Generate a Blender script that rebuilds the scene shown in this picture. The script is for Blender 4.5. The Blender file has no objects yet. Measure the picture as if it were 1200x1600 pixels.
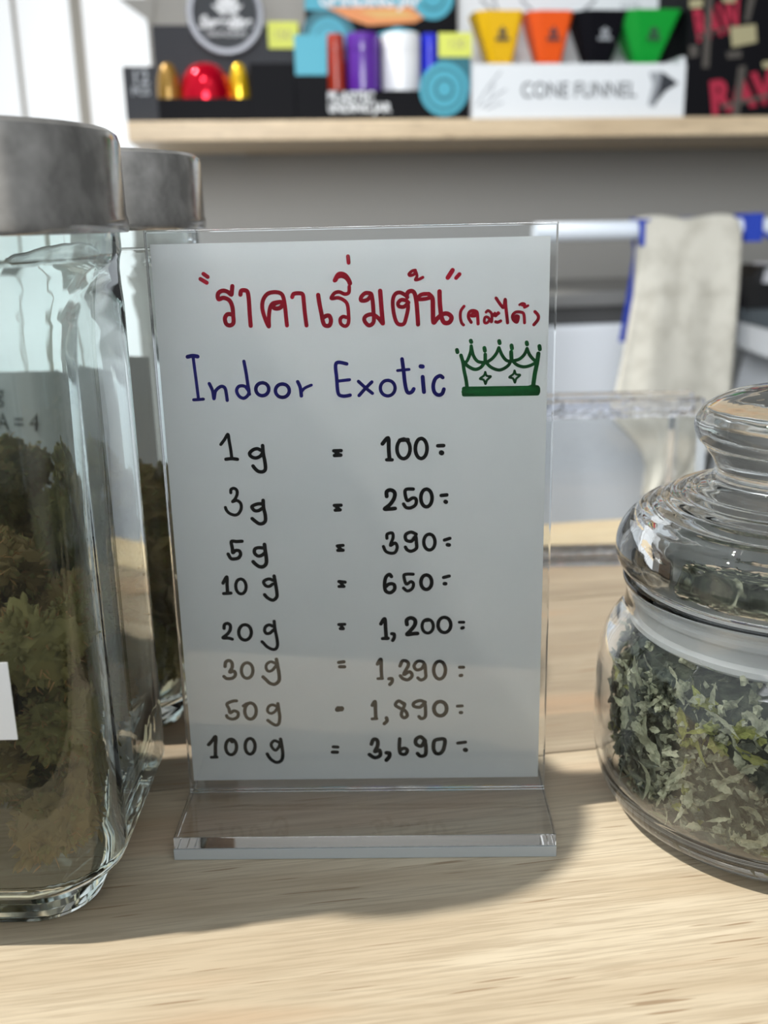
import bpy, bmesh, math, random
from mathutils import Vector, Matrix, noise
random.seed(7)
sc = bpy.context.scene
C = sc.collection
PI = math.pi

# ------------------------------------------------------------------ camera
EYE = 0.1775
cam_data = bpy.data.cameras.new('camera')
cam = bpy.data.objects.new('camera', cam_data); C.objects.link(cam)
cam_data.sensor_fit = 'VERTICAL'; cam_data.sensor_height = 36.0; cam_data.sensor_width = 27.0
cam_data.lens = 1579 / 1600 * 36.0
cam_data.clip_start = 0.02; cam_data.clip_end = 50
cam_data.dof.use_dof = True; cam_data.dof.focus_distance = 0.276; cam_data.dof.aperture_fstop = 11.0
# pitch 16.1 degrees down, rolled 1.26 degrees
RX = Vector((0.99975813, -0.00611364, -0.02112602))
DN = Vector((-0.02199285, -0.27791596, -0.9603536))
FW = Vector((0.0, 0.96058594, -0.2779832))
m = Matrix((RX, -DN, -FW)).transposed().to_4x4(); m.translation = Vector((0, 0, EYE))
cam.matrix_world = m
sc.camera = cam

# ------------------------------------------------------------------ world, sun, lamps, exposure
w = bpy.data.worlds.new('world'); sc.world = w; w.use_nodes = True
bg = w.node_tree.nodes['Background']; bg.inputs[0].default_value = (0.90, 0.97, 1.0, 1); bg.inputs[1].default_value = 0.70
sd = bpy.data.lights.new('sun', 'SUN'); sd.energy = 4.0; sd.angle = math.radians(1.6); sd.color = (1.0, 0.95, 0.86)
sun = bpy.data.objects.new('sun', sd); C.objects.link(sun)
el, az = math.radians(57.5), math.radians(8.5)      # travels to the right and a little away
sdir = Vector((math.cos(el) * math.cos(az), math.cos(el) * math.sin(az), -math.sin(el)))
sun.rotation_euler = sdir.to_track_quat('-Z', 'Y').to_euler(); sun.location = (-1, 0, 2)
def area(name, loc, target, size, power, col=(1, 1, 1)):
    d = bpy.data.lights.new(name, 'AREA'); d.shape = 'SQUARE'; d.size = size; d.energy = power; d.color = col
    o = bpy.data.objects.new(name, d); C.objects.link(o); o.location = loc
    o.rotation_euler = (Vector(target) - Vector(loc)).to_track_quat('-Z', 'Y').to_euler(); return o
def spot(name, loc, target, deg, power, size=0.04, col=(1, 1, 1)):
    d = bpy.data.lights.new(name, 'SPOT'); d.spot_size = math.radians(deg); d.spot_blend = 0.4; d.energy = power
    d.shadow_soft_size = size; d.color = col
    o = bpy.data.objects.new(name, d); C.objects.link(o); o.location = loc
    o.rotation_euler = (Vector(target) - Vector(loc)).to_track_quat('-Z', 'Y').to_euler(); return o
spot('shelf_fill_spot', (-0.25, 0.10, 1.25), (0.12, 1.12, 0.10), 48, 12, 0.05, (0.97, 0.98, 1.0))  # added fill spot brightening the shelf goods, not a known fitting
spot('background_fill_spot', (-0.06, 0.05, 0.42), (0.14, 1.15, 0.10), 60, 27, 0.20, (0.96, 0.98, 1.0))  # added frontal fill for everything behind the counter, no real lamp here
area('ceiling_lamp_light', (0.55, -0.35, 1.5), (0.15, 0.3, 0), 0.35, 1.2, (0.95, 0.98, 1.0))
sc.view_settings.view_transform = 'Standard'; sc.view_settings.look = 'None'
sc.view_settings.gamma = 1.0; sc.view_settings.use_curve_mapping = False
sc.view_settings.exposure = 0.0
cy = sc.cycles
cy.max_bounces = 24; cy.transmission_bounces = 20; cy.transparent_max_bounces = 16; cy.glossy_bounces = 8; cy.diffuse_bounces = 3
cy.use_denoising = True; cy.sample_clamp_indirect = 6.0

# ------------------------------------------------------------------ materials
def mat(name, col, rough=0.5, metal=0.0, spec=0.5, **kw):
    mm = bpy.data.materials.new(name); mm.use_nodes = True
    b = mm.node_tree.nodes['Principled BSDF']
    b.inputs['Base Color'].default_value = (*col, 1); b.inputs['Roughness'].default_value = rough
    b.inputs['Metallic'].default_value = metal; b.inputs['Specular IOR Level'].default_value = spec
    for k, v in kw.items(): b.inputs[k.replace('_', ' ')].default_value = v
    return mm
def N(mm, t, **kw):
    n = mm.node_tree.nodes.new(t)
    for k, v in kw.items():
        if hasattr(n, k): setattr(n, k, v)
    return n
def L(mm, a, b): mm.node_tree.links.new(a, b)
def ramp(mm, fac, stops):
    r = N(mm, 'ShaderNodeValToRGB'); e = r.color_ramp.elements
    while len(e) < len(stops): e.new(0.5)
    for q, (p, c) in zip(e, stops): q.position = p; q.color = (*c, 1)
    L(mm, fac, r.inputs[0]); return r.outputs[0]
def noisy(mm, scale, detail=4, rough=0.6, vec=None, stretch=None):
    tc = N(mm, 'ShaderNodeTexCoord'); src = tc.outputs['Object']
    if stretch:
        mp = N(mm, 'ShaderNodeMapping'); mp.inputs['Scale'].default_value = stretch; L(mm, src, mp.inputs[0]); src = mp.outputs[0]
    n = N(mm, 'ShaderNodeTexNoise'); n.inputs['Scale'].default_value = scale; n.inputs['Detail'].default_value = detail
    n.inputs['Roughness'].default_value = rough; L(mm, src, n.inputs['Vector']); return n.outputs['Fac']
def bump(mm, h, strength, dist=0.001):
    b = N(mm, 'ShaderNodeBump'); b.inputs['Strength'].default_value = strength; b.inputs['Distance'].default_value = dist
    L(mm, h, b.inputs['Height']); L(mm, b.outputs[0], mm.node_tree.nodes['Principled BSDF'].inputs['Normal'])
def mixc(mm, fac, a, b, mode='MIX'):
    x = N(mm, 'ShaderNodeMix'); x.data_type = 'RGBA'; x.blend_type = mode
    if isinstance(fac, float): x.inputs[0].default_value = fac
    else: L(mm, fac, x.inputs[0])
    for s, v in ((6, a), (7, b)):
        if isinstance(v, tuple): x.inputs[s].default_value = (*v, 1)
        else: L(mm, v, x.inputs[s])
    return x.outputs[2]
def base(mm): return mm.node_tree.nodes['Principled BSDF'].inputs['Base Color']
def glass(name, col, ior=1.5, rough=0.0, bumpy=None):
    mm = bpy.data.materials.new(name); mm.use_nodes = True; nt = mm.node_tree; nt.nodes.clear()
    o = nt.nodes.new('ShaderNodeOutputMaterial'); g = nt.nodes.new('ShaderNodeBsdfGlass')
    g.inputs['Color'].default_value = (*col, 1); g.inputs['IOR'].default_value = ior; g.inputs['Roughness'].default_value = rough
    nt.links.new(g.outputs[0], o.inputs[0])
    if bumpy:
        f = noisy(mm, bumpy[0], 3, 0.5, stretch=bumpy[2] if len(bumpy) > 2 else None)
        b = nt.nodes.new('ShaderNodeBump'); b.inputs['Strength'].default_value = bumpy[1]; b.inputs['Distance'].default_value = 0.001
        nt.links.new(f, b.inputs['Height']); nt.links.new(b.outputs[0], g.inputs['Normal'])
    return mm
def wood(name, seed, light=(0.70, 0.61, 0.465), dark=(0.53, 0.425, 0.295), red=(0.60, 0.36, 0.21), redlo=0.60, rough=0.42):
    mm = mat(name, light, rough)
    tc = N(mm, 'ShaderNodeTexCoord')
    def nz(sx, sy, scale, det, dist=0.0, off=0.0):
        mp = N(mm, 'ShaderNodeMapping'); mp.inputs['Scale'].default_value = (sx, sy, sy)
        mp.inputs['Location'].default_value = (seed * 1.7 + off, seed * 3.1 - off, seed)
        L(mm, tc.outputs['Object'], mp.inputs[0])
        n = N(mm, 'ShaderNodeTexNoise'); n.inputs['Scale'].default_value = scale; n.inputs['Detail'].default_value = det
        n.inputs['Roughness'].default_value = 0.62; n.inputs['Distortion'].default_value = dist
        L(mm, mp.outputs[0], n.inputs['Vector']); return n.outputs['Fac']
    bands = nz(0.10, 1.0, 46, 3, 0.5)
    fine = nz(0.035, 1.0, 900, 3, 0.0, 5)
    fleck = nz(0.05, 1.0, 620, 1, 0.0, 11)
    mid = nz(0.05, 1.0, 230, 3, 0.3, 31)
    blot = nz(0.16, 1.0, 20, 2, 0.8, 23)
    c = ramp(mm, bands, [(0.32, dark), (0.5, tuple(0.5 * a + 0.5 * b for a, b in zip(light, dark))), (0.62, light)])
    c = mixc(mm, ramp(mm, fine, [(0.40, (0.55, 0.55, 0.55)), (0.54, (0, 0, 0))]), c, tuple(x * 0.80 for x in dark))
    c = mixc(mm, ramp(mm, mid, [(0.36, (0.32, 0.32, 0.32)), (0.56, (0, 0, 0))]), c, tuple(x * 0.86 for x in dark))
    c = mixc(mm, ramp(mm, fleck, [(0.67, (0, 0, 0)), (0.72, (0.85, 0.85, 0.85))]), c, (0.34, 0.24, 0.15))
    c = mixc(mm, ramp(mm, blot, [(redlo - 0.06, (0, 0, 0)), (redlo + 0.12, (0.55, 0.55, 0.55))]), c, red)
    L(mm, c, base(mm)); bump(mm, fine, 0.12, 0.0004)
    return mm

M = {}
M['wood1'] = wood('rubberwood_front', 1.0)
M['wood2'] = wood('rubberwood_middle_shaded', 4.3, (0.48, 0.41, 0.31), (0.36, 0.29, 0.21), redlo=0.62)  # colour lowered to carry the soft shade behind the sign
M['wood3'] = wood('rubberwood_back_shaded', 7.7, (0.42, 0.35, 0.26), (0.31, 0.25, 0.18))  # darker again, shade on the rear counter put into the wood colour
M['wood4'] = wood('rubberwood_pale', 2.2, (0.82, 0.70, 0.48), (0.72, 0.58, 0.38), redlo=0.8)
M['shelfwood'] = wood('shelf_wood', 9.1, (0.80, 0.63, 0.42), (0.66, 0.50, 0.32), redlo=0.8)
M['acrylic'] = glass('clear_acrylic', (0.985, 0.99, 0.992), 1.49)
M['acrylic_base'] = glass('clear_acrylic_base', (1.0, 1.0, 1.0), 1.42)
M['edge_reflection'] = mat('pale_edge_reflection', (0.62, 0.66, 0.68), 0.3, Transmission_Weight=0.25)  # pale tone painted for the reflection at the sign base's lower front
M['acrylic_frost'] = glass('clouded_acrylic', (0.95, 0.97, 0.98), 1.49, 0.18)
M['jar'] = glass('greenish_jar_glass', (0.965, 0.988, 0.984), 1.5, 0.0, (22, 0.10, (1, 1, 0.25)))
M['jar_clear'] = glass('clear_jar_glass', (0.985, 0.99, 0.99), 1.5, 0.0, (30, 0.25))
M['lid_glass'] = glass('clear_lid_glass', (0.98, 0.985, 0.985), 1.5, 0.0, (45, 0.5))
paper = mat('white_paper', (0.80, 0.83, 0.83), 0.75); M['paper'] = paper; paper.node_tree.nodes['Principled BSDF'].inputs['Specular IOR Level'].default_value = 0.1
f = noisy(paper, 40, 3); L(paper, mixc(paper, f, (0.75, 0.79, 0.79), (0.83, 0.85, 0.84)), base(paper))
M['red_ink'] = mat('red_marker', (0.33, 0.004, 0.018), 0.7, spec=0.1)
M['blue_ink'] = mat('blue_marker', (0.010, 0.008, 0.16), 0.7, spec=0.1)
M['green_ink'] = mat('green_marker', (0.004, 0.085, 0.018), 0.7, spec=0.1)
gi = M['green_ink']; L(gi, mixc(gi, noisy(gi, 300, 2), (0.002, 0.04, 0.010), (0.006, 0.13, 0.026)), base(gi))
M['black_ink'] = mat('black_marker', (0.008, 0.008, 0.008), 0.7, spec=0.1)
M['faint_ink'] = mat('grey_pen', (0.05, 0.05, 0.055), 0.6)
steel = mat('brushed_steel', (0.7, 0.7, 0.69), 0.30, 0.84); M['steel'] = steel
f = noisy(steel, 42, 4); L(steel, mixc(steel, ramp(steel, f, [(0.36, (0, 0, 0)), (0.64, (1, 1, 1))]), (0.36, 0.355, 0.35), (0.80, 0.79, 0.78)), base(steel))
f2 = noisy(steel, 60, 3, stretch=(0.2, 0.2, 6)); rr = N(steel, 'ShaderNodeMapRange'); rr.inputs['To Min'].default_value = 0.10; rr.inputs['To Max'].default_value = 0.30
L(steel, f2, rr.inputs[0]); L(steel, rr.outputs[0], steel.node_tree.nodes['Principled BSDF'].inputs['Roughness'])
M['seal'] = mat('milky_silicone', (0.90, 0.94, 0.96), 0.3, Transmission_Weight=0.3)
def leafm(name, a, b, rough=0.8, sc_=220):
    mm = mat(name, a, rough); f = noisy(mm, sc_, 4, 0.7); L(mm, ramp(mm, f, [(0.3, tuple(x * 0.45 for x in a)), (0.5, a), (0.68, b)]), base(mm)); bump(mm, f, 0.8, 0.0008); return mm  # hollows of the bump darkened in the colour as crevice shade
M['bud_a'] = leafm('olive_flower', (0.42, 0.36, 0.12), (0.70, 0.63, 0.29), sc_=260)
M['bud_b'] = leafm('brown_green_flower', (0.42, 0.30, 0.11), (0.66, 0.52, 0.23), sc_=240)
M['bud_c'] = leafm('yellow_green_flower', (0.46, 0.39, 0.13), (0.70, 0.62, 0.28), sc_=260)
M['hair'] = mat('orange_brown_hairs', (0.40, 0.22, 0.08), 0.8)
M['leaf_grey'] = leafm('grey_green_leaf', (0.30, 0.33, 0.23), (0.55, 0.58, 0.44))
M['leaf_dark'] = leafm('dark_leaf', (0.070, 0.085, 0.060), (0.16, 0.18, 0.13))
M['leaf_sage'] = leafm('sage_leaf', (0.42, 0.45, 0.32), (0.66, 0.68, 0.52))
M['leaf_lime'] = leafm('yellow_green_leaf', (0.24, 0.27, 0.07), (0.38, 0.40, 0.15))
M['wall'] = mat('grey_wall_paint', (0.40, 0.39, 0.37), 0.8)
M['white_paint'] = mat('white_paint', (0.80, 0.82, 0.84), 0.5)
M['freezer'] = mat('white_enamel', (0.86, 0.90, 0.95), 0.35)
M['freezer_grey'] = mat('grey_plastic_lid', (0.25, 0.25, 0.245), 0.5)
M['freezer_dark'] = mat('dark_gasket', (0.07, 0.07, 0.07), 0.7)
M['rail'] = mat('white_coated_tube', (0.72, 0.78, 0.86), 0.3)
M['post'] = mat('grey_steel_post', (0.16, 0.165, 0.165), 0.5)
cl = mat('cream_cotton', (0.60, 0.585, 0.52), 0.95); M['cloth'] = cl
f = noisy(cl, 38, 4); L(cl, ramp(cl, f, [(0.3, (0.44, 0.42, 0.36)), (0.55, (0.62, 0.60, 0.53))]), base(cl))
bump(cl, noisy(cl, 700, 2), 0.4, 0.0008)
M['blue_cloth'] = mat('blue_fabric', (0.015, 0.05, 0.42), 0.8)
M['black_plastic'] = mat('black_plastic', (0.012, 0.012, 0.014), 0.35)
M['grey_plastic'] = mat('grey_plastic', (0.10, 0.12, 0.135), 0.4)
M['gloss_white'] = mat('gloss_white_plastic', (0.85, 0.85, 0.90), 0.2)
M['card_black'] = mat('black_card', (0.005, 0.005, 0.007), 0.6, spec=0.12)
M['card_grey'] = mat('charcoal_card', (0.040, 0.042, 0.049), 0.55, spec=0.2)
M['card_white'] = mat('white_card', (0.84, 0.87, 0.90), 0.5)
M['teal'] = mat('teal_print', (0.075, 0.42, 0.55), 0.5)
M['teal_dark'] = mat('dark_teal_print', (0.02, 0.16, 0.21), 0.5)
M['orange_print'] = mat('orange_print', (0.80, 0.30, 0.10), 0.5)
M['sand_print'] = mat('sand_print', (0.75, 0.45, 0.15), 0.5)
M['white_print'] = mat('white_print', (0.78, 0.80, 0.82), 0.5)
M['grey_print'] = mat('grey_print', (0.35, 0.37, 0.40), 0.5)
M['tag_yellow'] = mat('yellow_sticker', (0.75, 0.80, 0.14), 0.6)
M['dark_print'] = mat('dark_print', (0.03, 0.035, 0.045), 0.5)
M['crimson'] = mat('crimson_print', (0.42, 0.015, 0.05), 0.5)
M['beige_print'] = mat('beige_print', (0.42, 0.38, 0.22), 0.6)
M['strap_print'] = mat('taupe_print', (0.085, 0.075, 0.065), 0.6)
M['red_gloss'] = mat('red_metallic', (0.62, 0.0, 0.02), 0.12, 0.6)
M['gold_gloss'] = mat('gold_metallic', (0.85, 0.55, 0.02), 0.15, 0.5)
M['amber_gloss'] = mat('dull_gold', (0.30, 0.17, 0.03), 0.25, 0.4)
M['p_red'] = mat('red_plastic', (0.38, 0.03, 0.01), 0.3)
M['p_purple'] = mat('purple_plastic', (0.10, 0.02, 0.30), 0.22)
M['p_white'] = mat('white_plastic', (0.86, 0.87, 0.90), 0.3)
M['p_blue'] = mat('blue_plastic', (0.01, 0.02, 0.65), 0.3)
M['f_yellow'] = mat('yellow_silicone', (0.90, 0.52, 0.0), 0.4)
M['f_orange'] = mat('orange_silicone', (0.90, 0.10, 0.0), 0.4)
M['f_black'] = mat('black_silicone', (0.004, 0.004, 0.007), 0.6, spec=0.1)
M['f_green'] = mat('green_silicone', (0.0, 0.36, 0.035), 0.4)
M['clear_ring'] = mat('silver_ring', (0.24, 0.25, 0.28), 0.35, 0.2)
M['disc_dark'] = mat('dark_disc', (0.06, 0.065, 0.072), 0.6, spec=0.2)
M['label_brown'] = mat('kraft_label', (0.40, 0.28, 0.19), 0.7)
M['label_white'] = mat('white_label', (0.80, 0.82, 0.84), 0.6)
M['floor'] = mat('dark_floor', (0.05, 0.048, 0.046), 0.7)
fr = bpy.data.materials.new('glowing_white_wall'); fr.use_nodes = True; M['glow_white'] = fr
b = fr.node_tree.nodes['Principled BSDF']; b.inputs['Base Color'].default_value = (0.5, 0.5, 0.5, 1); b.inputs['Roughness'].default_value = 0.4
b.inputs['Emission Color'].default_value = (0.93, 0.97, 1.0, 1); b.inputs['Emission Strength'].default_value = 0.72  # emission stands in for the brightness of a sunlit white wall
M['wall_seam'] = mat('taupe_frame', (0.42, 0.39, 0.34), 0.5)

# ------------------------------------------------------------------ mesh helpers
def bx(V, F, x0, x1, y0, y1, z0, z1):
    i = len(V)
    V += [(x0, y0, z0), (x1, y0, z0), (x1, y1, z0), (x0, y1, z0), (x0, y0, z1), (x1, y0, z1), (x1, y1, z1), (x0, y1, z1)]
    F += [tuple(i + k for k in q) for q in ((0, 3, 2, 1), (4, 5, 6, 7), (0, 1, 5, 4), (1, 2, 6, 5), (2, 3, 7, 6), (3, 0, 4, 7))]
def mesh(name, V, F, mt, smooth=False, bevel=0.0, seg=2):
    me = bpy.data.meshes.new(name); me.from_pydata([tuple(v) for v in V], [], F); me.update()
    if bevel:
        bm = bmesh.new(); bm.from_mesh(me)
        bmesh.ops.bevel(bm, geom=[e for e in bm.edges], offset=bevel, segments=seg, affect='EDGES', profile=0.6, clamp_overlap=True)
        bmesh.ops.recalc_face_normals(bm, faces=bm.faces); bm.to_mesh(me); bm.free()
    for m_ in (mt if isinstance(mt, (list, tuple)) else [mt]): me.materials.append(m_)
    if smooth:
        me.polygons.foreach_set('use_smooth', [True] * len(me.polygons)); me.set_sharp_from_angle(angle=math.radians(32))
    return me
def link(name, me, parent=None, loc=(0, 0, 0), rotz=0.0, **props):
    o = bpy.data.objects.new(name, me); C.objects.link(o); o.location = loc; o.rotation_euler = (0, 0, rotz)
    if parent: o.parent = parent
    for k, v in props.items(): o[k] = v
    return o
def obj(name, V, F, mt, parent=None, smooth=False, bevel=0.0, loc=(0, 0, 0), rotz=0.0, **props):
    return link(name, mesh(name, V, F, mt, smooth, bevel), parent, loc, rotz, **props)
def boxo(name, b, mt, parent=None, bevel=0.0, **kw):
    V, F = [], []; bx(V, F, *b); return obj(name, V, F, mt, parent, False, bevel, **kw)
def thing(name, label, cat, loc=(0, 0, 0), rotz=0.0, group=None):
    o = bpy.data.objects.new(name, None); C.objects.link(o); o.location = loc; o.rotation_euler = (0, 0, rotz)
    o['label'] = label; o['category'] = cat
    if group: o['group'] = group
    return o
def lathe(prof, n=96, closed=False):
    V, F = [], []; rows = []
    for r, z in prof:
        if r < 1e-6: rows.append([len(V)]); V.append((0, 0, z))
        else:
            rows.append(list(range(len(V), len(V) + n)))
            V += [(r * math.cos(2 * PI * k / n), r * math.sin(2 * PI * k / n), z) for k in range(n)]
    pairs = list(zip(rows, rows[1:])) + ([(rows[-1], rows[0])] if closed else [])
    for a, b_ in pairs:
        if len(a) == 1 and len(b_) == 1: continue
        for k in range(n):
            k2 = (k + 1) % n
            if len(a) == 1: F.append((a[0], b_[k2], b_[k]))
            elif len(b_) == 1: F.append((a[k], a[k2], b_[0]))
            else: F.append((a[k], a[k2], b_[k2], b_[k]))
    return V, F
def fixn(me):
    bm = bmesh.new(); bm.from_mesh(me); bmesh.ops.remove_doubles(bm, verts=bm.verts, dist=1e-7)
    bmesh.ops.recalc_face_normals(bm, faces=bm.faces); bm.to_mesh(me); bm.free(); return me
def smooth_prof(P, n=4):
    out = []
    for i in range(len(P) - 1):
        p0 = P[max(i - 1, 0)]; p1 = P[i]; p2 = P[i + 1]; p3 = P[min(i + 2, len(P) - 1)]
        for k in range(n):
            t = k / n
            out.append(tuple(0.5 * ((2 * p1[d]) + (-p0[d] + p2[d]) * t + (2 * p0[d] - 5 * p1[d] + 4 * p2[d] - p3[d]) * t * t + (-p0[d] + 3 * p1[d] - 3 * p2[d] + p3[d]) * t ** 3) for d in range(len(p1))))
    out.append(tuple(P[-1])); return out
def ribbon(V, F, pts, w, y, close=False):
    """flat pen stroke in the x-z plane at depth y, width w (same units as pts)"""
    P = smooth_prof(pts, 5) if len(pts) > 2 else pts
    h = w / 2; nn = len(P)
    for i in range(nn):                       # round joins and caps
        x, z = P[i]; c = len(V); V.append((x, y, z))
        V += [(x + h * math.cos(2 * PI * k / 12), y, z + h * math.sin(2 * PI * k / 12)) for k in range(12)]
        F += [(c, c + 1 + k, c + 1 + (k + 1) % 12) for k in range(12)]
    for i in range(nn - 1):
        dx, dz = P[i + 1][0] - P[i][0], P[i + 1][1] - P[i][1]; l = math.hypot(dx, dz)
        if l < 1e-9: continue
        nx, nz = -dz / l * h, dx / l * h; c = len(V)
        V += [(P[i][0] + nx, y, P[i][1] + nz), (P[i][0] - nx, y, P[i][1] - nz), (P[i + 1][0] - nx, y, P[i + 1][1] - nz), (P[i + 1][0] + nx, y, P[i + 1][1] + nz)]
        F.append((c, c + 1, c + 2, c + 3))
def text(name, s, size, mt, parent, x, y, z, align='CENTER', shear=0.0, sx=1.0, tilt=0.0, offset=0.0, width=None):
    """lettering standing on a front face (facing -y)"""
    cu = bpy.data.curves.new(name, 'FONT'); cu.body = s; cu.size = size; cu.align_x = align; cu.align_y = 'CENTER'
    cu.shear = shear; cu.extrude = 0.0001; cu.offset = offset
    t = bpy.data.objects.new(name, cu); C.objects.link(t)
    dg = bpy.context.evaluated_depsgraph_get(); me = bpy.data.meshes.new_from_object(t.evaluated_get(dg))
    bpy.data.objects.remove(t); bpy.data.curves.remove(cu)
    me.materials.clear(); me.materials.append(mt)
    if width:
        xs = [v.co.x for v in me.vertices]; sx = width / (max(xs) - min(xs)); xm = (max(xs) + min(xs)) / 2
        if align == 'CENTER': me.transform(Matrix.Translation((-xm, 0, 0)))
    me.transform(Matrix.Rotation(tilt, 4, 'Y') @ Matrix.Rotation(PI / 2, 4, 'X') @ Matrix.Diagonal((sx, 1, 1, 1)))
    return link(name, me, parent, (x, y, z))
def disc(V, F, cx, cz, rx, rz, y, n=32, t=0.0):
    c = len(V); V.append((cx, y, cz)); V += [(cx + rx * math.cos(2 * PI * k / n), y, cz + rz * math.sin(2 * PI * k / n)) for k in range(n)]
    F += [(c, c + 1 + k, c + 1 + (k + 1) % n) for k in range(n)]
def poly(name, pts, y0, y1, mt, parent=None, **kw):
    """prism from an outline in x-z"""
    n = len(pts); V = [(x, y0, z) for x, z in pts] + [(x, y1, z) for x, z in pts]
    F = [tuple(range(n)), tuple(range(2 * n - 1, n - 1, -1))] + [(i, i + n, (i + 1) % n + n, (i + 1) % n) for i in range(n)]
    me = mesh(name, V, F, mt); fixn(me); return link(name, me, parent, **kw)
def tube(V, F, pts, r, n=12):
    pts = [Vector(p) for p in pts]; rings = []
    for i, p in enumerate(pts):
        d = (pts[min(i + 1, len(pts) - 1)] - pts[max(i - 1, 0)]).normalized()
        a = d.orthogonal().normalized(); b_ = d.cross(a); c = len(V)
        V += [tuple(p + (a * math.cos(2 * PI * k / n) + b_ * math.sin(2 * PI * k / n)) * r) for k in range(n)]
        rings.append(range(c, c + n))
    for A, B in zip(rings, rings[1:]): F += [(A[k], A[(k + 1) % n], B[(k + 1) % n], B[k]) for k in range(n)]
    F += [tuple(rings[0])[::-1], tuple(rings[-1])]

YAW = math.radians(8)       # the counter, the shelf and the wall are turned a little against the view
CS, SN = math.cos(YAW), math.sin(YAW)
def room(u, v, z=0.0): return (u * CS - v * SN, u * SN + v * CS, z)

# ------------------------------------------------------------------ the room
boxo('floor', (-4, 3, -5, 1.32, -0.80, -0.75), M['floor'], rotz=YAW, kind='structure')
wx = -0.0771       # where the wall ends and the glowing panels begin
boxo('wall_back', (wx, 2.2, 1.25, 1.32, -0.75, 2.2), M['wall'], rotz=YAW, kind='structure')
boxo('reflection_blocker', (-4, 2.2, -2.9, -2.8, -0.75, 0.06), M['freezer_grey'], rotz=YAW, kind='structure')  # unseen low dark wall, added to keep bright sky out of reflections
boxo('shading_ceiling', (-1.0, 2.3, -0.9, 1.35, 2.2, 2.26), M['white_paint'], rotz=YAW, kind='structure')  # unseen, cut short on two sides to shade the counter from overhead sky
boxo('wall_right', (2.2, 2.26, -2.5, 1.25, -0.75, 2.2), M['wall'], rotz=YAW, kind='structure')
boxo('wall_back', (-1.3, wx, 1.25, 1.32, 0.62, 2.2), M['wall'], rotz=YAW, kind='structure')
boxo('wall_back', (-1.3, wx, 1.25, 1.32, -0.75, -0.45), M['wall'], rotz=YAW, kind='structure')
poly('shade_wedge_1', [(-0.1066, 0.4162), (-0.0715, 0.3920), (-0.0667, 0.4165)], 1.246, 1.25, M['wall'], rotz=YAW, kind='structure')  # wall-coloured triangle put in for the shadow edge on the bright wall
glow = bpy.data.objects.new('glow_wall_1', None); C.objects.link(glow); glow['kind'] = 'structure'; glow.rotation_euler = (0, 0, YAW)  # glowing area in place of the sunlit white wall
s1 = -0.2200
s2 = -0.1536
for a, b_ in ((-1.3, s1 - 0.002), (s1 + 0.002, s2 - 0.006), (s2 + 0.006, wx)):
    boxo('glow_panel', (a, b_, 1.262, 1.268, -0.45, 0.62), M['glow_white'], glow)
boxo('wall_seam', (s1 - 0.002, s1 + 0.002, 1.256, 1.27, -0.45, 0.62), M['wall_seam'], glow)
boxo('wall_seam', (s2 - 0.006, s2 + 0.006, 1.252, 1.27, -0.45, 0.62), M['wall_seam'], glow)

# ------------------------------------------------------------------ the counter: four glued boards on a frame
tb = thing('wooden_counter', 'pale rubberwood counter top the jars and the price sign stand on', 'counter', (0, 0, 0), YAW)
e1 = 0.3001
e2 = 0.4399
e3 = 0.5144
e4 = 0.5640
g = 0.0004
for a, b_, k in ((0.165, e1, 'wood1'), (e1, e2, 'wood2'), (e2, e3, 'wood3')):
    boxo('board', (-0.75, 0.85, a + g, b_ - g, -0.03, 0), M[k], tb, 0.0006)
boxo('back_board', (-0.75, 0.85, e3 + 0.0015, e4, -0.03, 0.0), M['wood4'], tb, 0.0012, label='paler board along the back edge')
for x in (-0.7, 0.74): 
    for y in (0.2, 0.5): boxo('leg', (x, x + 0.05, y, y + 0.05, -0.75, -0.03), M['wood3'], tb)

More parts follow.
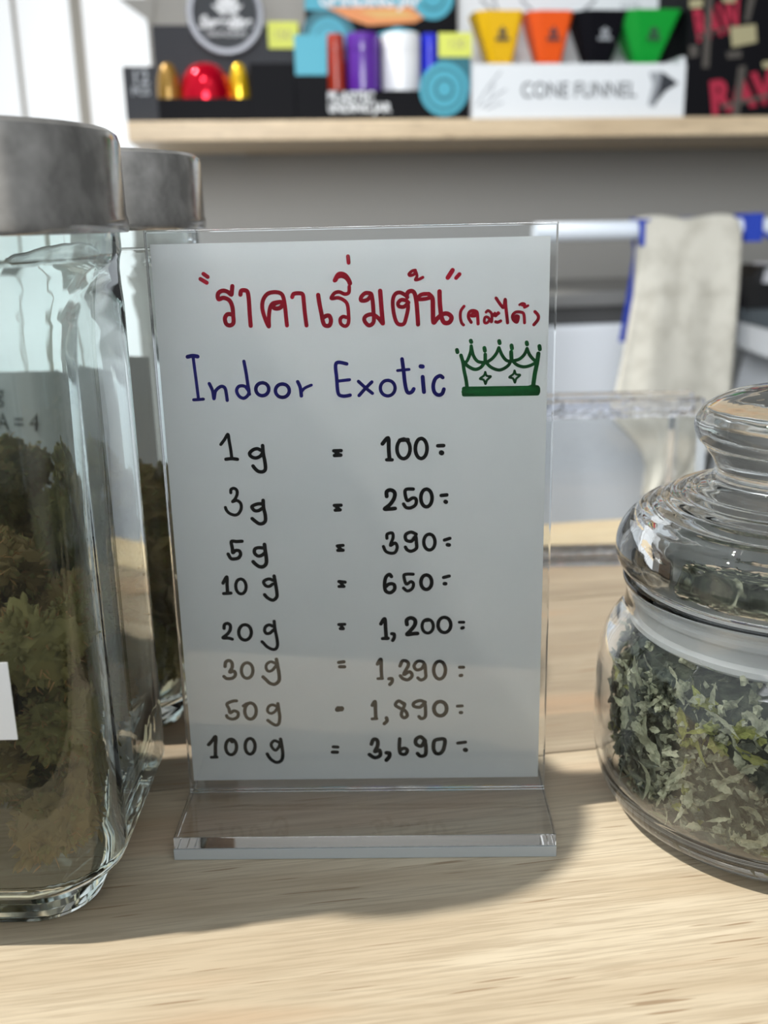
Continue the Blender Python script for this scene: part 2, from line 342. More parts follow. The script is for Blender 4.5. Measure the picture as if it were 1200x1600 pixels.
# ------------------------------------------------------------------ the price sign
INK = {
 'thai': [
  (1.08, "-39.92,164.45 -38.83,163.65"),
  (1.08, "-40.82,163.13 -39.22,162.12"),
  (1.14, "-32.33,161.08 -32.52,159.82 -32.76,158.84 -33.63,159.56 -34.76,159.92 -35.79,159.66 -36.42,158.92 -36.27,157.7 -34.89,158.04 -33.35,157.3 -32.67,155.59 -32.59,153.31 -32.65,151.31 -33.63,150.62 -34.62,151.06 -34.9,152.5 -34.32,153.49 -33.58,153.67 -33.15,153.55"),
  (1.15, "-30.28,158.79 -30.02,159.77 -29.14,159.92 -28.31,159.46 -28.07,157.19 -28.06,153.79 -27.97,150.42"),
  (1.15, "-18.95,156.45 -19.81,156.61 -20.98,156.26 -21.6,155.51 -21.05,154.93 -19.75,155.05 -18.83,156.02"),
  (1.09, "-20.25,156.59 -21.71,156.22 -22.51,154.82 -22.93,152.26 -23.04,150.12 -23.94,152.28 -24.53,154.86 -24.26,157.12 -23.02,158.79 -21.26,159.26 -19.55,159 -18.73,158 -18.35,155.3 -18.2,152.46 -18.07,150.31"),
  (1.09, "-16.29,157.86 -15.82,158.7 -14.38,158.84 -13.39,158.45 -13.19,156.33 -13.02,153.49 -12.73,150.2"),
  (1.15, "-9.22,158.28 -9.01,156.25 -8.55,153.4 -8.2,151.12 -7.66,150.11 -6.5,150.08 -6.02,151.36 -6.41,152.65 -7.27,152.67 -8.01,152.25"),
  (1.02, "-0.86,168.25 -0.74,166.57"),
  (1.09, "-4.63,162.01 -4.03,162.83 -2.73,163.14 -1.47,162.56 -0.5,161.28"),
  (1.26, "-4.43,162.2 -3.73,163.38 -2.86,163.7 -1.73,163.26 -0.91,162.13 -0.56,161.2"),
  (0.97, "-0.76,160.3 -0.93,158.76 -2.03,158.37 -3.45,158.96 -4.75,158.7 -5.65,157.59 -5.46,157.25 -3.79,157.41 -2.23,156.68 -1.4,155.53 -1.18,153.26 -1.26,150.69 -2.16,149.8 -3.3,150.45 -3.46,151.74 -2.66,152.38 -1.71,152.13"),
  (1.09, "4.86,158.45 3.58,158.53 2.55,157.71 2.24,156.87 2.66,156.52 3.96,156.7 4.9,157.66 5.15,158.22 5.45,156.52 5.61,153.69 5.6,150.84 4.36,149.87 3.23,150.89 3.11,151.89 3.85,152.59 5.3,152.79 6.73,151.96 7.99,150.37"),
  (1.2, "7.55,159.02 7.69,156.48 7.86,153.65 8.08,150.37"),
  (1.04, "15.15,155.77 14.44,156.34 13.15,156.51 12.33,155.68 12.61,154.83 13.84,154.66 14.86,155.35 14.98,154.07 14.37,151.53 13.77,150.11 12.47,150 11.62,151.01 11.03,153.58 10.91,156.42 11.6,158.09 12.9,158.49 14.32,157.76 14.88,157.18"),
  (1.15, "14.75,157.89 15.19,158.64 16.2,158.79 16.9,157.98 17.31,155.72 17.55,152.32 17.67,149.89"),
  (0.8, "17.12,164.26 16.27,164.09 15.4,163.33 15.68,162.9 16.83,163.24 17.12,163.99 17.53,162.73 17.09,161.76 18.09,161.88 19.1,162.36"),
  (1.2, "27.08,164.06 25.8,162.14"),
  (1.03, "28.93,162.99 28.02,162.01"),
  (1.03, "19.34,157.94 20.63,157.91 21.48,157.19 20.62,156.84 19.18,156.59 17.75,156.7 18.33,157.67 19.48,157.99"),
  (1.21, "20.63,157.91 21.62,156.76 21.74,153.94 21.86,150.38 22.88,151.36 24.32,152.47 25.76,152.58 26.77,151.57 26.19,150.3 24.89,150.18 24.17,151.33 23.89,152.76 23.62,155.6 23.55,158.55"),
  (0.81, "30.14,154.48 29.28,153.22 29.16,151.52 29.51,150.09 30.03,149.51"),
  (0.75, "33.82,152.42 32.67,152.59 32.1,151.89 33.25,151.87 33.68,152.57"),
  (0.87, "32.1,150.18 31.38,151.48 31.52,152.75 32.38,153.3 33.53,153 33.82,152 33.98,149.72"),
  (0.75, "36.12,152.8 36.69,153.22 37.56,152.49 37.71,151.35 37.58,150.16 36.7,151.37 35.84,151.39 35.7,150.11 36.43,149.95 37.14,150.79"),
  (0.81, "38.48,152.47 38.71,151.76 39.42,152.59"),
  (0.81, "38.19,152.19 38.43,151.85 39.57,152.45"),
  (0.81, "38.73,150.19 39.31,150.04 40.11,150.39"),
  (0.86, "38.81,156.48 39.83,154.99 40.84,153.98 41.25,156.09 41.41,154.39 41.73,151.84 41.96,149.84"),
  (0.81, "44.9,151.49 44.18,151.65 43.9,150.8 44.48,150.51 44.9,151.21 44.49,149.94 43.47,150.67 43.31,151.81 44.16,152.64 45.6,152.61 46.32,152.03 46.57,149.75"),
  (0.69, "45.13,154.6 45.84,154.93 46.56,154.72 46.44,153.87 47.43,154.33"),
  (0.75, "45.71,154.59 46.86,154.15"),
  (0.87, "49.33,152.68 50.21,151.67 50.17,150.54 49.11,149.19"),
 ],
 'english': [
  (1.1, "-45.89,142.31 -44.48,142.56 -43.11,142.35"),
  (0.86, "-44.36,142.13 -44.02,136.27 -43.72,130.65"),
  (0.87, "-45.08,130.36 -43.67,130.4 -42.35,130.5"),
  (0.93, "-40.4,134.8 -39.61,132.76 -39.38,130.57 -38.77,132.75 -37.19,133.96 -36.14,133.48 -35.84,131.76 -35.71,130.03"),
  (0.92, "-30.41,140.79 -29.99,137.55 -29.71,134.45 -29.55,131.95 -30.87,130.57 -32.24,131.06 -32.93,132.64 -32.23,133.87 -30.67,133.9 -29.8,132.89"),
  (0.93, "-29.9,133.83 -29.41,131.64"),
  (0.99, "-25.53,134.77 -24.67,134.45 -24.1,133.73 -23.97,132.81 -24.32,131.93 -25.06,131.33 -25.98,131.17 -26.85,131.49 -27.42,132.21 -27.55,133.13 -27.19,134.01 -26.45,134.61 -25.53,134.77"),
  (0.99, "-19.97,134.32 -19.04,133.99 -18.43,133.25 -18.28,132.29 -18.65,131.38 -19.43,130.76 -20.42,130.6 -21.35,130.93 -21.97,131.68 -22.11,132.63 -21.73,133.54 -20.95,134.16 -19.97,134.32"),
  (0.99, "-15.83,134.87 -15.19,133.24 -14.99,130.9"),
  (0.8, "-14.94,131.99 -13.96,133.06 -12.07,133.87"),
  (0.98, "-2.08,139.54 -4.99,139.78 -4.98,135.53 -4.72,131.49 -3.6,130.65 -2.36,130.66 -1.42,130.86"),
  (0.86, "-4.54,134.84 -1.44,135.15"),
  (0.93, "1.01,134.64 2.82,132.9 4.79,131.25"),
  (0.93, "4.71,134.42 2.81,132.59 1.06,130.69"),
  (0.93, "9.25,134.79 10.24,134.41 10.91,133.55 11.09,132.44 10.73,131.38 9.92,130.65 8.87,130.46 7.88,130.85 7.21,131.71 7.03,132.82 7.4,133.88 8.21,134.6 9.25,134.79"),
  (1.04, "13.15,140.57 13.5,137.65 13.82,134.25 14.24,131.91 14.85,131.18 15.78,131.48 16.26,132.28"),
  (0.8, "11.87,137.43 13.56,137.59 15.04,137.68"),
  (1.17, "18.24,138.48 18.79,138.41"),
  (1.11, "18.76,135.55 18.9,133.53 19.09,131.35"),
  (1.05, "24.3,135.29 23.53,135.76 22.3,135.02 21.67,133.17 21.96,131.3 23.04,130.44 24.12,130.79 24.59,132.03"),
 ],
 'crown': [
  (1.07, "28.22,142.76 28.36,142.17"),
  (1.07, "32,145.21 32.14,144.84"),
  (1.07, "35.72,143.16 35.87,142.41"),
  (1.07, "39.74,144.95 39.89,144.39"),
  (1.07, "43.12,143.7 43.27,142.88"),
  (1.07, "47.23,144.44 47.37,143.92"),
  (1.07, "50.72,143.4 50.88,142.51"),
  (0.98, "29.33,141.28 29.92,139.18 30.15,137.3 30.74,134.47 30.98,132.58"),
  (1.17, "50.49,141.34 50.19,138.79 49.67,136 49.27,132.71"),
  (0.94, "29.92,139.64 31.32,138.22 33.19,137.36 34.82,137.92 35.86,139.3"),
  (0.98, "35.97,141.39 35.98,139.3"),
  (0.89, "32.12,143.78 31.96,142.16 31.08,139.86 30.15,138.94"),
  (0.89, "32.12,143.78 32.71,141.22 33.88,139.57 35.51,139.19"),
  (0.89, "35.98,139.53 37.39,137.99 39.26,137.13 40.66,137.22 42.28,138.24 43.08,139.63"),
  (1.07, "43.05,141.95 43.2,139.62"),
  (0.89, "39.67,143.17 38.99,141.56 37.84,140.19 36.68,139.4"),
  (0.89, "39.67,143.17 40.62,141.07 41.8,139.65 43.08,139.39"),
  (0.89, "43.19,139.86 44.61,138.43 46.48,137.81 48.34,138.13 50.07,139.03"),
  (0.89, "47.37,142.79 46.66,141.18 45.29,139.93 43.66,139.5"),
  (0.89, "47.37,142.79 48.05,141.16 49.24,139.74 50.18,139.26"),
  (0.61, "36,136.56 35.68,135.63 34.56,134.76 35.59,134.41 36.11,133.27 36.48,134.32 37.53,135.31 36.43,135.52 36,136.56"),
  (0.61, "44.05,136.81 43.74,135.87 42.63,135 43.66,134.65 44.2,133.51 44.55,134.57 45.59,135.56 44.49,135.77 44.05,136.81"),
  (1.18, "30.16,132.05 37.44,132.01 44.48,131.98 50.45,131.96"),
  (1.18, "30.16,131.46 37.44,131.42 44.49,131.38 50.47,131.37"),
  (1.18, "30.16,130.87 37.45,130.83 44.49,130.79 50.48,130.77"),
  (1.18, "30.16,130.47 37.45,130.43 44.5,130.39 50.49,130.37"),
  (1.18, "30.04,131.18 50.46,131.75"),
  (1.04, "48.46,132.26 50.45,132.1 50.71,130.79"),
 ],
 'row1': [
  (0.9, "-38.33,117.52 -37.25,118.84 -36.16,120.38 -35.92,118.54 -35.63,115.97 -35.5,113.75"),
  (0.99, "-37.17,113.22 -35.53,113.38 -33.91,113.16"),
  (0.93, "-36.2,120.38 -36,119.46"),
  (1.04, "-26.55,117 -26.49,114.7 -26.16,112.47 -26.1,110.24 -26.87,109.41 -28.14,109.53 -29,110.29 -29.59,111.14"),
  (1.01, "-27.07,115.63 -28.13,116.11 -29.41,115.76 -30.37,114.77 -29.88,113.83 -28.64,113.44 -27.34,113.97 -26.66,114.88"),
  (0.99, "-6.52,115.13 -4.44,115.16"),
  (1.06, "-6.34,113.77 -4.58,113.84"),
  (0.99, "-6.04,114.78 -5.07,114.09"),
  (1.12, "7.27,116.9 8.89,118.55 8.99,115.36 9.16,112.31"),
  (0.99, "8.36,112.26 9.92,112.23"),
  (1.05, "13.34,118.16 14.24,117.67 14.84,116.55 15.01,115.12 14.67,113.73 13.94,112.78 12.99,112.52 12.1,113.02 11.49,114.14 11.33,115.58 11.67,116.96 12.41,117.9 13.34,118.16"),
  (1.12, "12.16,117.82 14.46,117.95"),
  (1.05, "18.29,118.24 19.08,117.74 19.63,116.6 19.78,115.13 19.49,113.71 18.83,112.74 17.99,112.47 17.19,112.97 16.65,114.12 16.5,115.59 16.8,117 17.45,117.97 18.29,118.24"),
  (1.05, "22.81,116.05 24.46,116.09"),
  (1.45, "23.79,114.05 23.92,113.98"),
 ],
 'row2': [
  (0.91, "-36.4,103.39 -36.28,104.33 -35.44,104.69 -34.65,104.11 -34.64,102.88 -35.27,101.57 -36.05,100.73 -34.84,101.09 -33.79,100.22 -33.7,98.69 -34.53,97.18 -35.66,96.72 -37.1,97.22 -37.96,98.19 -38.23,99.05"),
  (1.06, "-27.28,100.96 -27.27,98.77 -26.91,96.86 -26.93,94.95 -27.71,94.09 -28.82,94.02 -29.88,94.8 -30.72,95.58"),
  (1.02, "-27.57,99.92 -28.86,99.94 -30.35,99.4 -30.57,98.83 -29.89,97.96 -28.78,97.94 -27.65,98.59"),
  (1, "-6.91,99.12 -4.97,99.16"),
  (1.01, "-6.7,97.69 -5.28,97.77"),
  (0.94, "-6.43,98.66 -5.61,98.12"),
  (1.14, "8.15,101.54 8.17,102.92 9.25,103.42 10.4,102.71 10.27,100.98 9,99.09 7.47,97.83 9.14,97.8 10.48,97.92"),
  (1, "15.75,103.58 13.75,103.51 13.4,102.31 14.03,100.22 15.55,100.96 16.54,100.53 16.36,98.97 15.01,98.05 13.67,98.15 12.92,99.2"),
  (1.07, "19.62,103.51 20.4,103.05 20.93,102.02 21.08,100.68 20.8,99.4 20.16,98.51 19.35,98.27 18.56,98.73 18.03,99.77 17.89,101.11 18.17,102.39 18.81,103.27 19.62,103.51"),
  (1.07, "23.72,101.55 25.29,101.69"),
  (1.27, "24.91,99.69 25.05,99.62"),
 ],
 'row3': [
  (1.04, "-34.07,88.8 -35.64,88.72 -37.16,88.74 -37.02,86.77 -36.96,85.34 -36.12,85.99 -35.08,85.86 -34.73,84.87 -35.32,83.78 -36.49,83.42 -37.64,83.59 -38.33,84.93"),
  (1.12, "-27.6,87.71 -27.47,85.52 -27.27,83.31 -27.46,81.77 -28.35,80.9 -29.4,80.92 -30.41,81.6 -31.2,82.49"),
  (1.04, "-28.14,86.63 -29.39,86.76 -30.46,86.34 -30.63,85.13 -29.74,84.24 -28.69,84.33 -27.7,85.08"),
  (0.95, "-6.49,86.92 -4.79,87.07"),
  (1.02, "-6.37,85.56 -4.84,85.57"),
  (0.95, "-6.33,86.74 -5.34,85.83"),
  (0.95, "7.96,88.99 8.05,90.23 9.51,90.56 9.72,89.14 8.93,86.84 10.3,87.53 10.88,86.28 10.24,84.68 8.88,84.45 7.54,85.08 6.89,86.52"),
  (1.01, "16.42,90.09 14.91,90.75 13.38,89.97 13.52,88.37 15.04,87.99 16.24,89.39 16.45,87.61 16.43,85.83 15,84.96 13.82,85.34 13.25,86.24"),
  (1.01, "20.34,90.06 21.13,89.64 21.67,88.69 21.82,87.46 21.54,86.28 20.9,85.47 20.07,85.24 19.28,85.67 18.74,86.62 18.59,87.85 18.87,89.03 19.51,89.83 20.34,90.06"),
  (1.01, "24.56,88.19 26.12,88.69"),
  (1.15, "25.43,86.75 25.91,86.67"),
 ],
 'row4': [
  (1.01, "-40.45,75.97 -39.84,77.08 -39.16,77.85 -39.27,75.5 -39.29,73.25"),
  (1.01, "-40.45,72.71 -38.32,72.83"),
  (0.96, "-35.16,77.2 -34.41,76.86 -33.88,75.99 -33.71,74.82 -33.95,73.66 -34.53,72.83 -35.3,72.54 -36.06,72.89 -36.59,73.76 -36.75,74.94 -36.51,76.09 -35.93,76.92 -35.16,77.2"),
  (1.05, "-25.29,77.96 -25.04,75.73 -24.76,73.03 -24.84,71.45 -25.85,70.45 -26.89,70.69 -27.91,71.5 -28.4,72.18"),
  (0.97, "-25.74,76.63 -26.77,77.09 -28.05,76.67 -28.47,76 -27.93,74.99 -26.89,74.75 -25.79,75.51"),
  (1.03, "-6.35,75.93 -4.58,75.72"),
  (0.96, "-6.4,74.4 -4.93,74.38"),
  (0.96, "-6.02,75.74 -5.19,74.64"),
  (1.09, "9.02,77.25 8.42,77.95 7.37,76.98 6.98,74.81 7.28,72.8 8.65,72.23 9.87,73.31 9.72,74.77 8.36,74.97 7.24,74.08"),
  (0.96, "15.41,77.87 13.37,77.9 12.67,77.34 13.32,74.89 14.7,75.6 15.44,74.86 15.01,73.41 13.63,72.7 12.51,73.63"),
  (1.09, "19.34,77.59 20.11,77.2 20.63,76.31 20.78,75.16 20.5,74.06 19.88,73.3 19.08,73.09 18.31,73.49 17.78,74.38 17.64,75.53 17.92,76.63 18.54,77.38 19.34,77.59"),
  (1.03, "24.27,76.72 25.88,77.13"),
  (1.16, "24.5,74.79 24.84,74.78"),
 ],
 'row5': [
  (1.02, "-41.06,61.68 -40.88,62.82 -40,63.27 -39.18,62.68 -39.28,61.19 -40.22,59.82 -41.58,58.69 -39.98,58.55 -38.82,58.18"),
  (1.02, "-34.61,62.79 -33.72,62.36 -33.14,61.38 -33.02,60.12 -33.41,58.9 -34.2,58.07 -35.18,57.83 -36.07,58.27 -36.65,59.25 -36.76,60.52 -36.37,61.73 -35.58,62.56 -34.61,62.79"),
  (0.98, "-26.02,63.75 -25.9,61.22 -25.5,58.45 -25.4,56.13 -26.01,54.86 -27.09,54.76 -28.55,55.6 -29.46,56.65 -29.96,57.24"),
  (0.98, "-26.49,62.15 -27.53,62.62 -28.63,62.07 -29.02,60.81 -28.53,59.88 -27.46,59.98 -26.33,61"),
  (0.98, "-6.87,62.42 -5.09,62.47"),
  (1.06, "-6.42,61.1 -5.59,61.09"),
  (0.98, "-6.31,62.2 -5.77,61.38"),
  (1.13, "5.62,62.43 6.79,64.04 6.99,60.99 7.15,57.71"),
  (1.06, "6.01,57.73 7.68,57.79"),
  (1.06, "8.77,59.24 9.45,59.11 9.51,58.09 9.04,57.07"),
  (1.21, "13.36,62.11 13.31,63.54 14.53,64.21 15.72,63.5 15.63,61.88 14.28,60.06 13.32,58.93 15.21,59.15 16.43,59.21"),
  (0.98, "19.61,63.68 20.42,63.3 20.98,62.43 21.13,61.31 20.84,60.24 20.19,59.5 19.34,59.3 18.53,59.68 17.97,60.55 17.82,61.67 18.11,62.74 18.77,63.48 19.61,63.68"),
  (0.98, "18.85,63.25 20.17,63.43"),
  (1.06, "24.57,64.25 25.49,63.83 26.13,62.87 26.31,61.62 25.99,60.43 25.24,59.61 24.28,59.39 23.36,59.82 22.72,60.78 22.55,62.03 22.87,63.21 23.61,64.03 24.57,64.25"),
  (0.91, "28.84,62.61 30.16,62.59"),
  (1.06, "29.6,60.73 29.97,60.85"),
 ],
 'row6': [
  (1.07, "-7.28,50.19 -5.74,50.38"),
  (1.07, "-7.06,48.77 -5.6,48.75"),
  (1.07, "4.3,49.48 5.37,51.05 5.41,47.8 5.5,44.78"),
  (0.92, "4.35,44.71 5.73,44.77"),
  (1.08, "7.65,44.62 8.57,44.61 8.55,43.56 7.88,42.72"),
  (1.07, "11.06,48.76 11.85,50.41 13.19,50.19 13.55,48.93 12.17,46.03 13.9,46.84 14.65,45.57 13.48,44.25 11.95,44.56 11.12,45.54"),
  (1, "18.52,49.07 17.77,50.12 16.24,50.14 15.27,48.7 16.02,47.44 17.56,47.83 18.45,49.28 18.69,46.77 18.67,44.89 17.32,44.07 16.37,44.79"),
  (1.07, "23.05,50.16 23.9,49.66 24.5,48.51 24.66,47.02 24.36,45.6 23.66,44.61 22.77,44.33 21.91,44.84 21.32,46 21.15,47.49 21.46,48.91 22.15,49.89 23.05,50.16"),
  (1, "28.91,48.09 30.1,48.07"),
  (1.08, "29.14,45.37 29.52,45.45"),
  (1.05, "-41.58,49.35 -41.25,50.78 -40.26,51.29 -39.46,50.63 -39.44,49.06 -40.26,47.5 -38.92,47.74 -38.63,46.56 -39.54,45.52 -41.24,45.36 -42.11,46.08"),
  (1, "-34.7,50.5 -33.88,50.06 -33.35,49.05 -33.26,47.74 -33.62,46.49 -34.35,45.63 -35.25,45.39 -36.07,45.83 -36.6,46.85 -36.69,48.16 -36.33,49.41 -35.6,50.26 -34.7,50.5"),
  (1.1, "-25.96,51.48 -25.71,49.39 -25.39,46.24 -25.6,44.4 -26.86,43.31 -28.3,43.65 -29.44,44.85 -30.28,45.78"),
  (0.91, "-26.39,50.18 -27.68,50.72 -28.92,49.96 -29.23,48.65 -28.57,47.6 -27.35,47.97 -26.19,49.4"),
 ],
 'row7': [
  (1.01, "-38.8,37.95 -40.02,37.84 -41.79,36.93 -41.28,35.31 -41,33.97 -39.74,34.62 -38.56,33.93 -38.9,32.46 -40.4,31.8 -41.84,32.36 -42.16,33.04"),
  (1.06, "-34.47,37.19 -33.64,36.72 -33.1,35.65 -33.01,34.26 -33.38,32.92 -34.12,32 -35.03,31.74 -35.87,32.21 -36.4,33.3 -36.49,34.69 -36.11,36.02 -35.37,36.94 -34.47,37.19"),
  (0.97, "-36.84,36.19 -35.7,36.98"),
  (1.02, "-26.27,36.85 -26.09,34.57 -25.91,32.42 -26.32,30.13 -27.32,29.6 -28.51,30.29 -29.63,31.25"),
  (0.92, "-26.64,35.92 -27.94,36.47 -29.19,35.82 -29.52,34.35 -28.58,33.58 -27.33,34.19 -26.54,35.38"),
  (1.62, "-8.18,34.6 -6.95,34.94"),
  (1.45, "-7.96,35.04 -6.96,34.67"),
  (1.13, "2.45,35.88 3.29,37.11 3.35,34.44 3.4,31.53"),
  (0.97, "2.26,31.33 3.68,31.4"),
  (1.13, "6.64,31.63 6.79,30.59 5.95,29.66"),
  (1.05, "12.06,36.11 10.47,37.24 9.44,35.92 10.83,34.79 12.43,33.87 13.01,32.3 11.99,31.55 11.2,32.55 11.63,34.33 12.26,36.1 11.26,36.78"),
  (1.05, "18.51,36.69 16.91,37.28 15.09,36.51 15.07,35.4 16.89,35.06 18.31,36.24 18.57,33.79 18.39,31.78 17.25,31.22 16.53,31.94"),
  (1.21, "23.2,36.88 24.14,36.46 24.8,35.52 24.98,34.29 24.65,33.12 23.89,32.31 22.9,32.09 21.95,32.51 21.3,33.46 21.12,34.69 21.46,35.86 22.22,36.66 23.2,36.88"),
  (0.97, "28.25,35.26 29.7,35.33"),
  (1.13, "29.18,33.11 29.46,33.11"),
 ],
 'row8': [
  (1.13, "-48.35,23.2 -47.14,24.55 -45.99,25.9 -46.31,22.35 -46.51,19.32"),
  (1.03, "-47.78,18.84 -46.05,18.9"),
  (1.08, "-41.16,25.02 -40.37,24.55 -39.87,23.5 -39.79,22.13 -40.15,20.82 -40.87,19.91 -41.74,19.66 -42.53,20.12 -43.03,21.18 -43.11,22.55 -42.74,23.86 -42.02,24.76 -41.16,25.02"),
  (1.08, "-41.47,24.75 -41.02,24.06"),
  (1.08, "-35.31,25.16 -34.59,24.7 -34.13,23.64 -34.06,22.28 -34.39,20.96 -35.04,20.06 -35.83,19.8 -36.56,20.27 -37.01,21.33 -37.08,22.7 -36.75,24.01 -36.1,24.91 -35.31,25.16"),
  (1.08, "-26.04,24.83 -25.74,22.09 -25.63,19.33 -26.22,17.41 -27.73,16.82 -29.17,17.72 -29.97,18.84 -30.42,19.81"),
  (0.98, "-26.64,23.74 -27.96,24.31 -29,23.22 -28.71,21.85 -27.76,21.01 -26.72,22.1 -26.28,23.46"),
  (1.06, "-9.92,21.98 -8.53,21.87"),
  (1.15, "-10.23,20.15 -8.75,20.13"),
  (1.23, "1.85,22.74 2.5,24.32 3.63,24.08 3.76,22.26 2.89,20.21 4.25,20.65 4.41,18.82 2.76,18.06 1.14,19.18"),
  (1.31, "6.4,19.71 7.3,19.56 7.19,18.32 6.35,17.18"),
  (1.14, "10.57,24.44 10.4,21.26 10.78,19.42 12.21,19.18 12.84,20.54 11.83,21.24 10.59,20.57"),
  (1.22, "18.39,23.66 16.98,25.04 15.54,24.15 15.6,22.56 17.15,21.86 18.18,23.44 18.57,21.15 18.34,18.87 16.9,18.43 15.97,19.36"),
  (1.22, "22.87,24.19 21.24,23.63 20.89,21.12 21.62,19.38 23.05,19.36 24.08,21.08 24.29,24.04 22.06,24.11"),
  (1.06, "28.36,22.76 30.68,23.05"),
  (1.47, "30.61,20.45 30.81,20.36"),
 ],
}

def pen(s): return [tuple(float(q) / 1000 for q in p.split(',')) for p in s.split()]
sign = thing('price_sign', 'clear acrylic stand holding a white handwritten price list, in front', 'sign', (-0.0073, 0.2775, 0), math.radians(-1.2))
boxo('front_sheet', (-0.055, 0.055, 0.0, 0.0014, 0.00705, 0.176), M['acrylic'], sign, 0.0002)
boxo('rear_sheet', (-0.055, 0.055, 0.0020, 0.0036, 0.00705, 0.1755), M['acrylic'], sign, 0.0002)
pv, pf = [], []
bx(pv, pf, -0.0538, 0.0531, 0.00165, 0.0018, 0.0108, 0.1724)
obj('paper', pv, pf, M['paper'], sign)
boxo('base_plate', (-0.0553, 0.0553, -0.0236, 0.026, 0.0001, 0.0070), M['acrylic_base'], sign, 0.0003)
boxo('reflection_strip', (-0.0553, 0.0553, -0.0245, -0.0237, 0.0001, 0.0035), M['edge_reflection'], sign, 0.0002, label='milky strip added for the reflection along the lower front edge')
names = {'thai': ('heading', 'red_ink', 'red Thai heading in marker'), 'english': ('subheading', 'blue_ink', 'blue words in marker'), 'crown': ('crown_drawing', 'green_ink', 'green crown drawn in marker')}
k = 0
for line, strokes in INK.items():
    V, F = [], []
    for j, (w_, s_) in enumerate(strokes): ribbon(V, F, pen(s_), w_ / 1000 * 1.02, 0.00158 - 0.0000007 * j)
    nm, mt, lb = names.get(line, ('price_row', 'black_ink', None))
    o = obj(nm, V, F, M[mt], sign)
    if lb: o['label'] = lb

# ------------------------------------------------------------------ square glass jars with steel lids
def rsq(a, r, z, n=10):
    """rounded square ring, half width a, corner radius r"""
    out = []
    for q in range(4):
        cx, cy_ = [(1, 1), (-1, 1), (-1, -1), (1, -1)][q]
        for i in range(n + 1):
            t = PI / 2 * q + PI / 2 * i / n
            out.append((cx * (a - r) + r * math.cos(t), cy_ * (a - r) + r * math.sin(t), z))
    return out
def loft(rings, cap=True):
    V, F = [], []; n = len(rings[0])
    for R in rings: V += R
    for j in range(len(rings) - 1):
        F += [(j * n + k, j * n + (k + 1) % n, (j + 1) * n + (k + 1) % n, (j + 1) * n + k) for k in range(n)]
    if cap: F += [tuple(range(n))[::-1], tuple(range((len(rings) - 1) * n, len(rings) * n))]
    return V, F
outer = [(0.031, 0.014, 0.0), (0.0330, 0.015, 0.0006), (0.0336, 0.015, 0.0022), (0.0331, 0.015, 0.0036), (0.0345, 0.016, 0.0048), (0.0340, 0.016, 0.0064),
         (0.0354, 0.016, 0.0078), (0.0350, 0.016, 0.0094), (0.0372, 0.017, 0.0112), (0.0412, 0.020, 0.0135), (0.043, 0.020, 0.0180), (0.043, 0.020, 0.030),
         (0.043, 0.020, 0.060), (0.043, 0.020, 0.10), (0.043, 0.020, 0.148), (0.0434, 0.022, 0.156), (0.0440, 0.027, 0.162), (0.0455, 0.036, 0.1665), (0.0475, 0.0460, 0.1690), (0.0480, 0.0475, 0.1700), (0.0485, 0.0484, 0.1712), (0.0484, 0.0483, 0.1760)]
inner = [(0.0450, 0.0449, 0.1760), (0.0448, 0.0446, 0.1712), (0.0440, 0.0420, 0.1680), (0.0415, 0.030, 0.1635), (0.0400, 0.021, 0.1570), (0.0398, 0.018, 0.148), (0.0398, 0.017, 0.10), (0.0398, 0.017, 0.06), (0.0398, 0.017, 0.024), (0.0390, 0.017, 0.0172), (0.037, 0.016, 0.0150), (0.030, 0.014, 0.0146)]
V, F = loft([rsq(a, r, z) for a, r, z in outer + inner]); jar_me = fixn(mesh('jar_body', V, F, M['jar'], True))
lidp = [(0, 0.1763), (0.0495, 0.1763), (0.0505, 0.1757), (0.0508, 0.1763), (0.0508, 0.1788), (0.0504, 0.1800), (0.0503, 0.1970), (0.0497, 0.1990), (0.0480, 0.2002), (0.044, 0.2006), (0.043, 0.2000), (0, 0.2000)]
V, F = lathe(lidp, 128); lid_me = mesh('lid', V, F, M['steel'], True)
def square_jar(loc, label):
    t = thing('glass_jar', label, 'jar', loc, 0.0)
    link('jar_body', jar_me, t); link('lid', lid_me, t)
    return t
J1 = (-0.1138, 0.2608, 0.0001); J2 = (-0.1106, 0.3632, 0.0001)
jar1 = square_jar(J1, 'square glass jar of olive buds with steel lid, nearest at the left edge')
jar2 = square_jar(J2, 'square glass jar with steel lid standing behind the nearer one')
# stickers
boxo('sticker', (-0.0330, 0.0252, -0.04365, -0.0434, 0.060, 0.0800), M['label_white'], jar1, label='white paper sticker')
lb = boxo('sticker', (0.0433, 0.0436, -0.030, 0.034, 0.026, 0.078), M['label_brown'], jar2, label='brown printed paper sticker')
V, F = [], []
for i in range(11):
    z = 0.074 - i * 0.0042; y = -0.027
    while y < 0.028:
        l_ = random.uniform(0.002, 0.006); bx(V, F, 0.0436, 0.04366, y, min(y + l_, 0.03), z - 0.0006, z + 0.0006); y += l_ + 0.0012
obj('print', V, F, M['dark_print'], lb, label='small dark print')

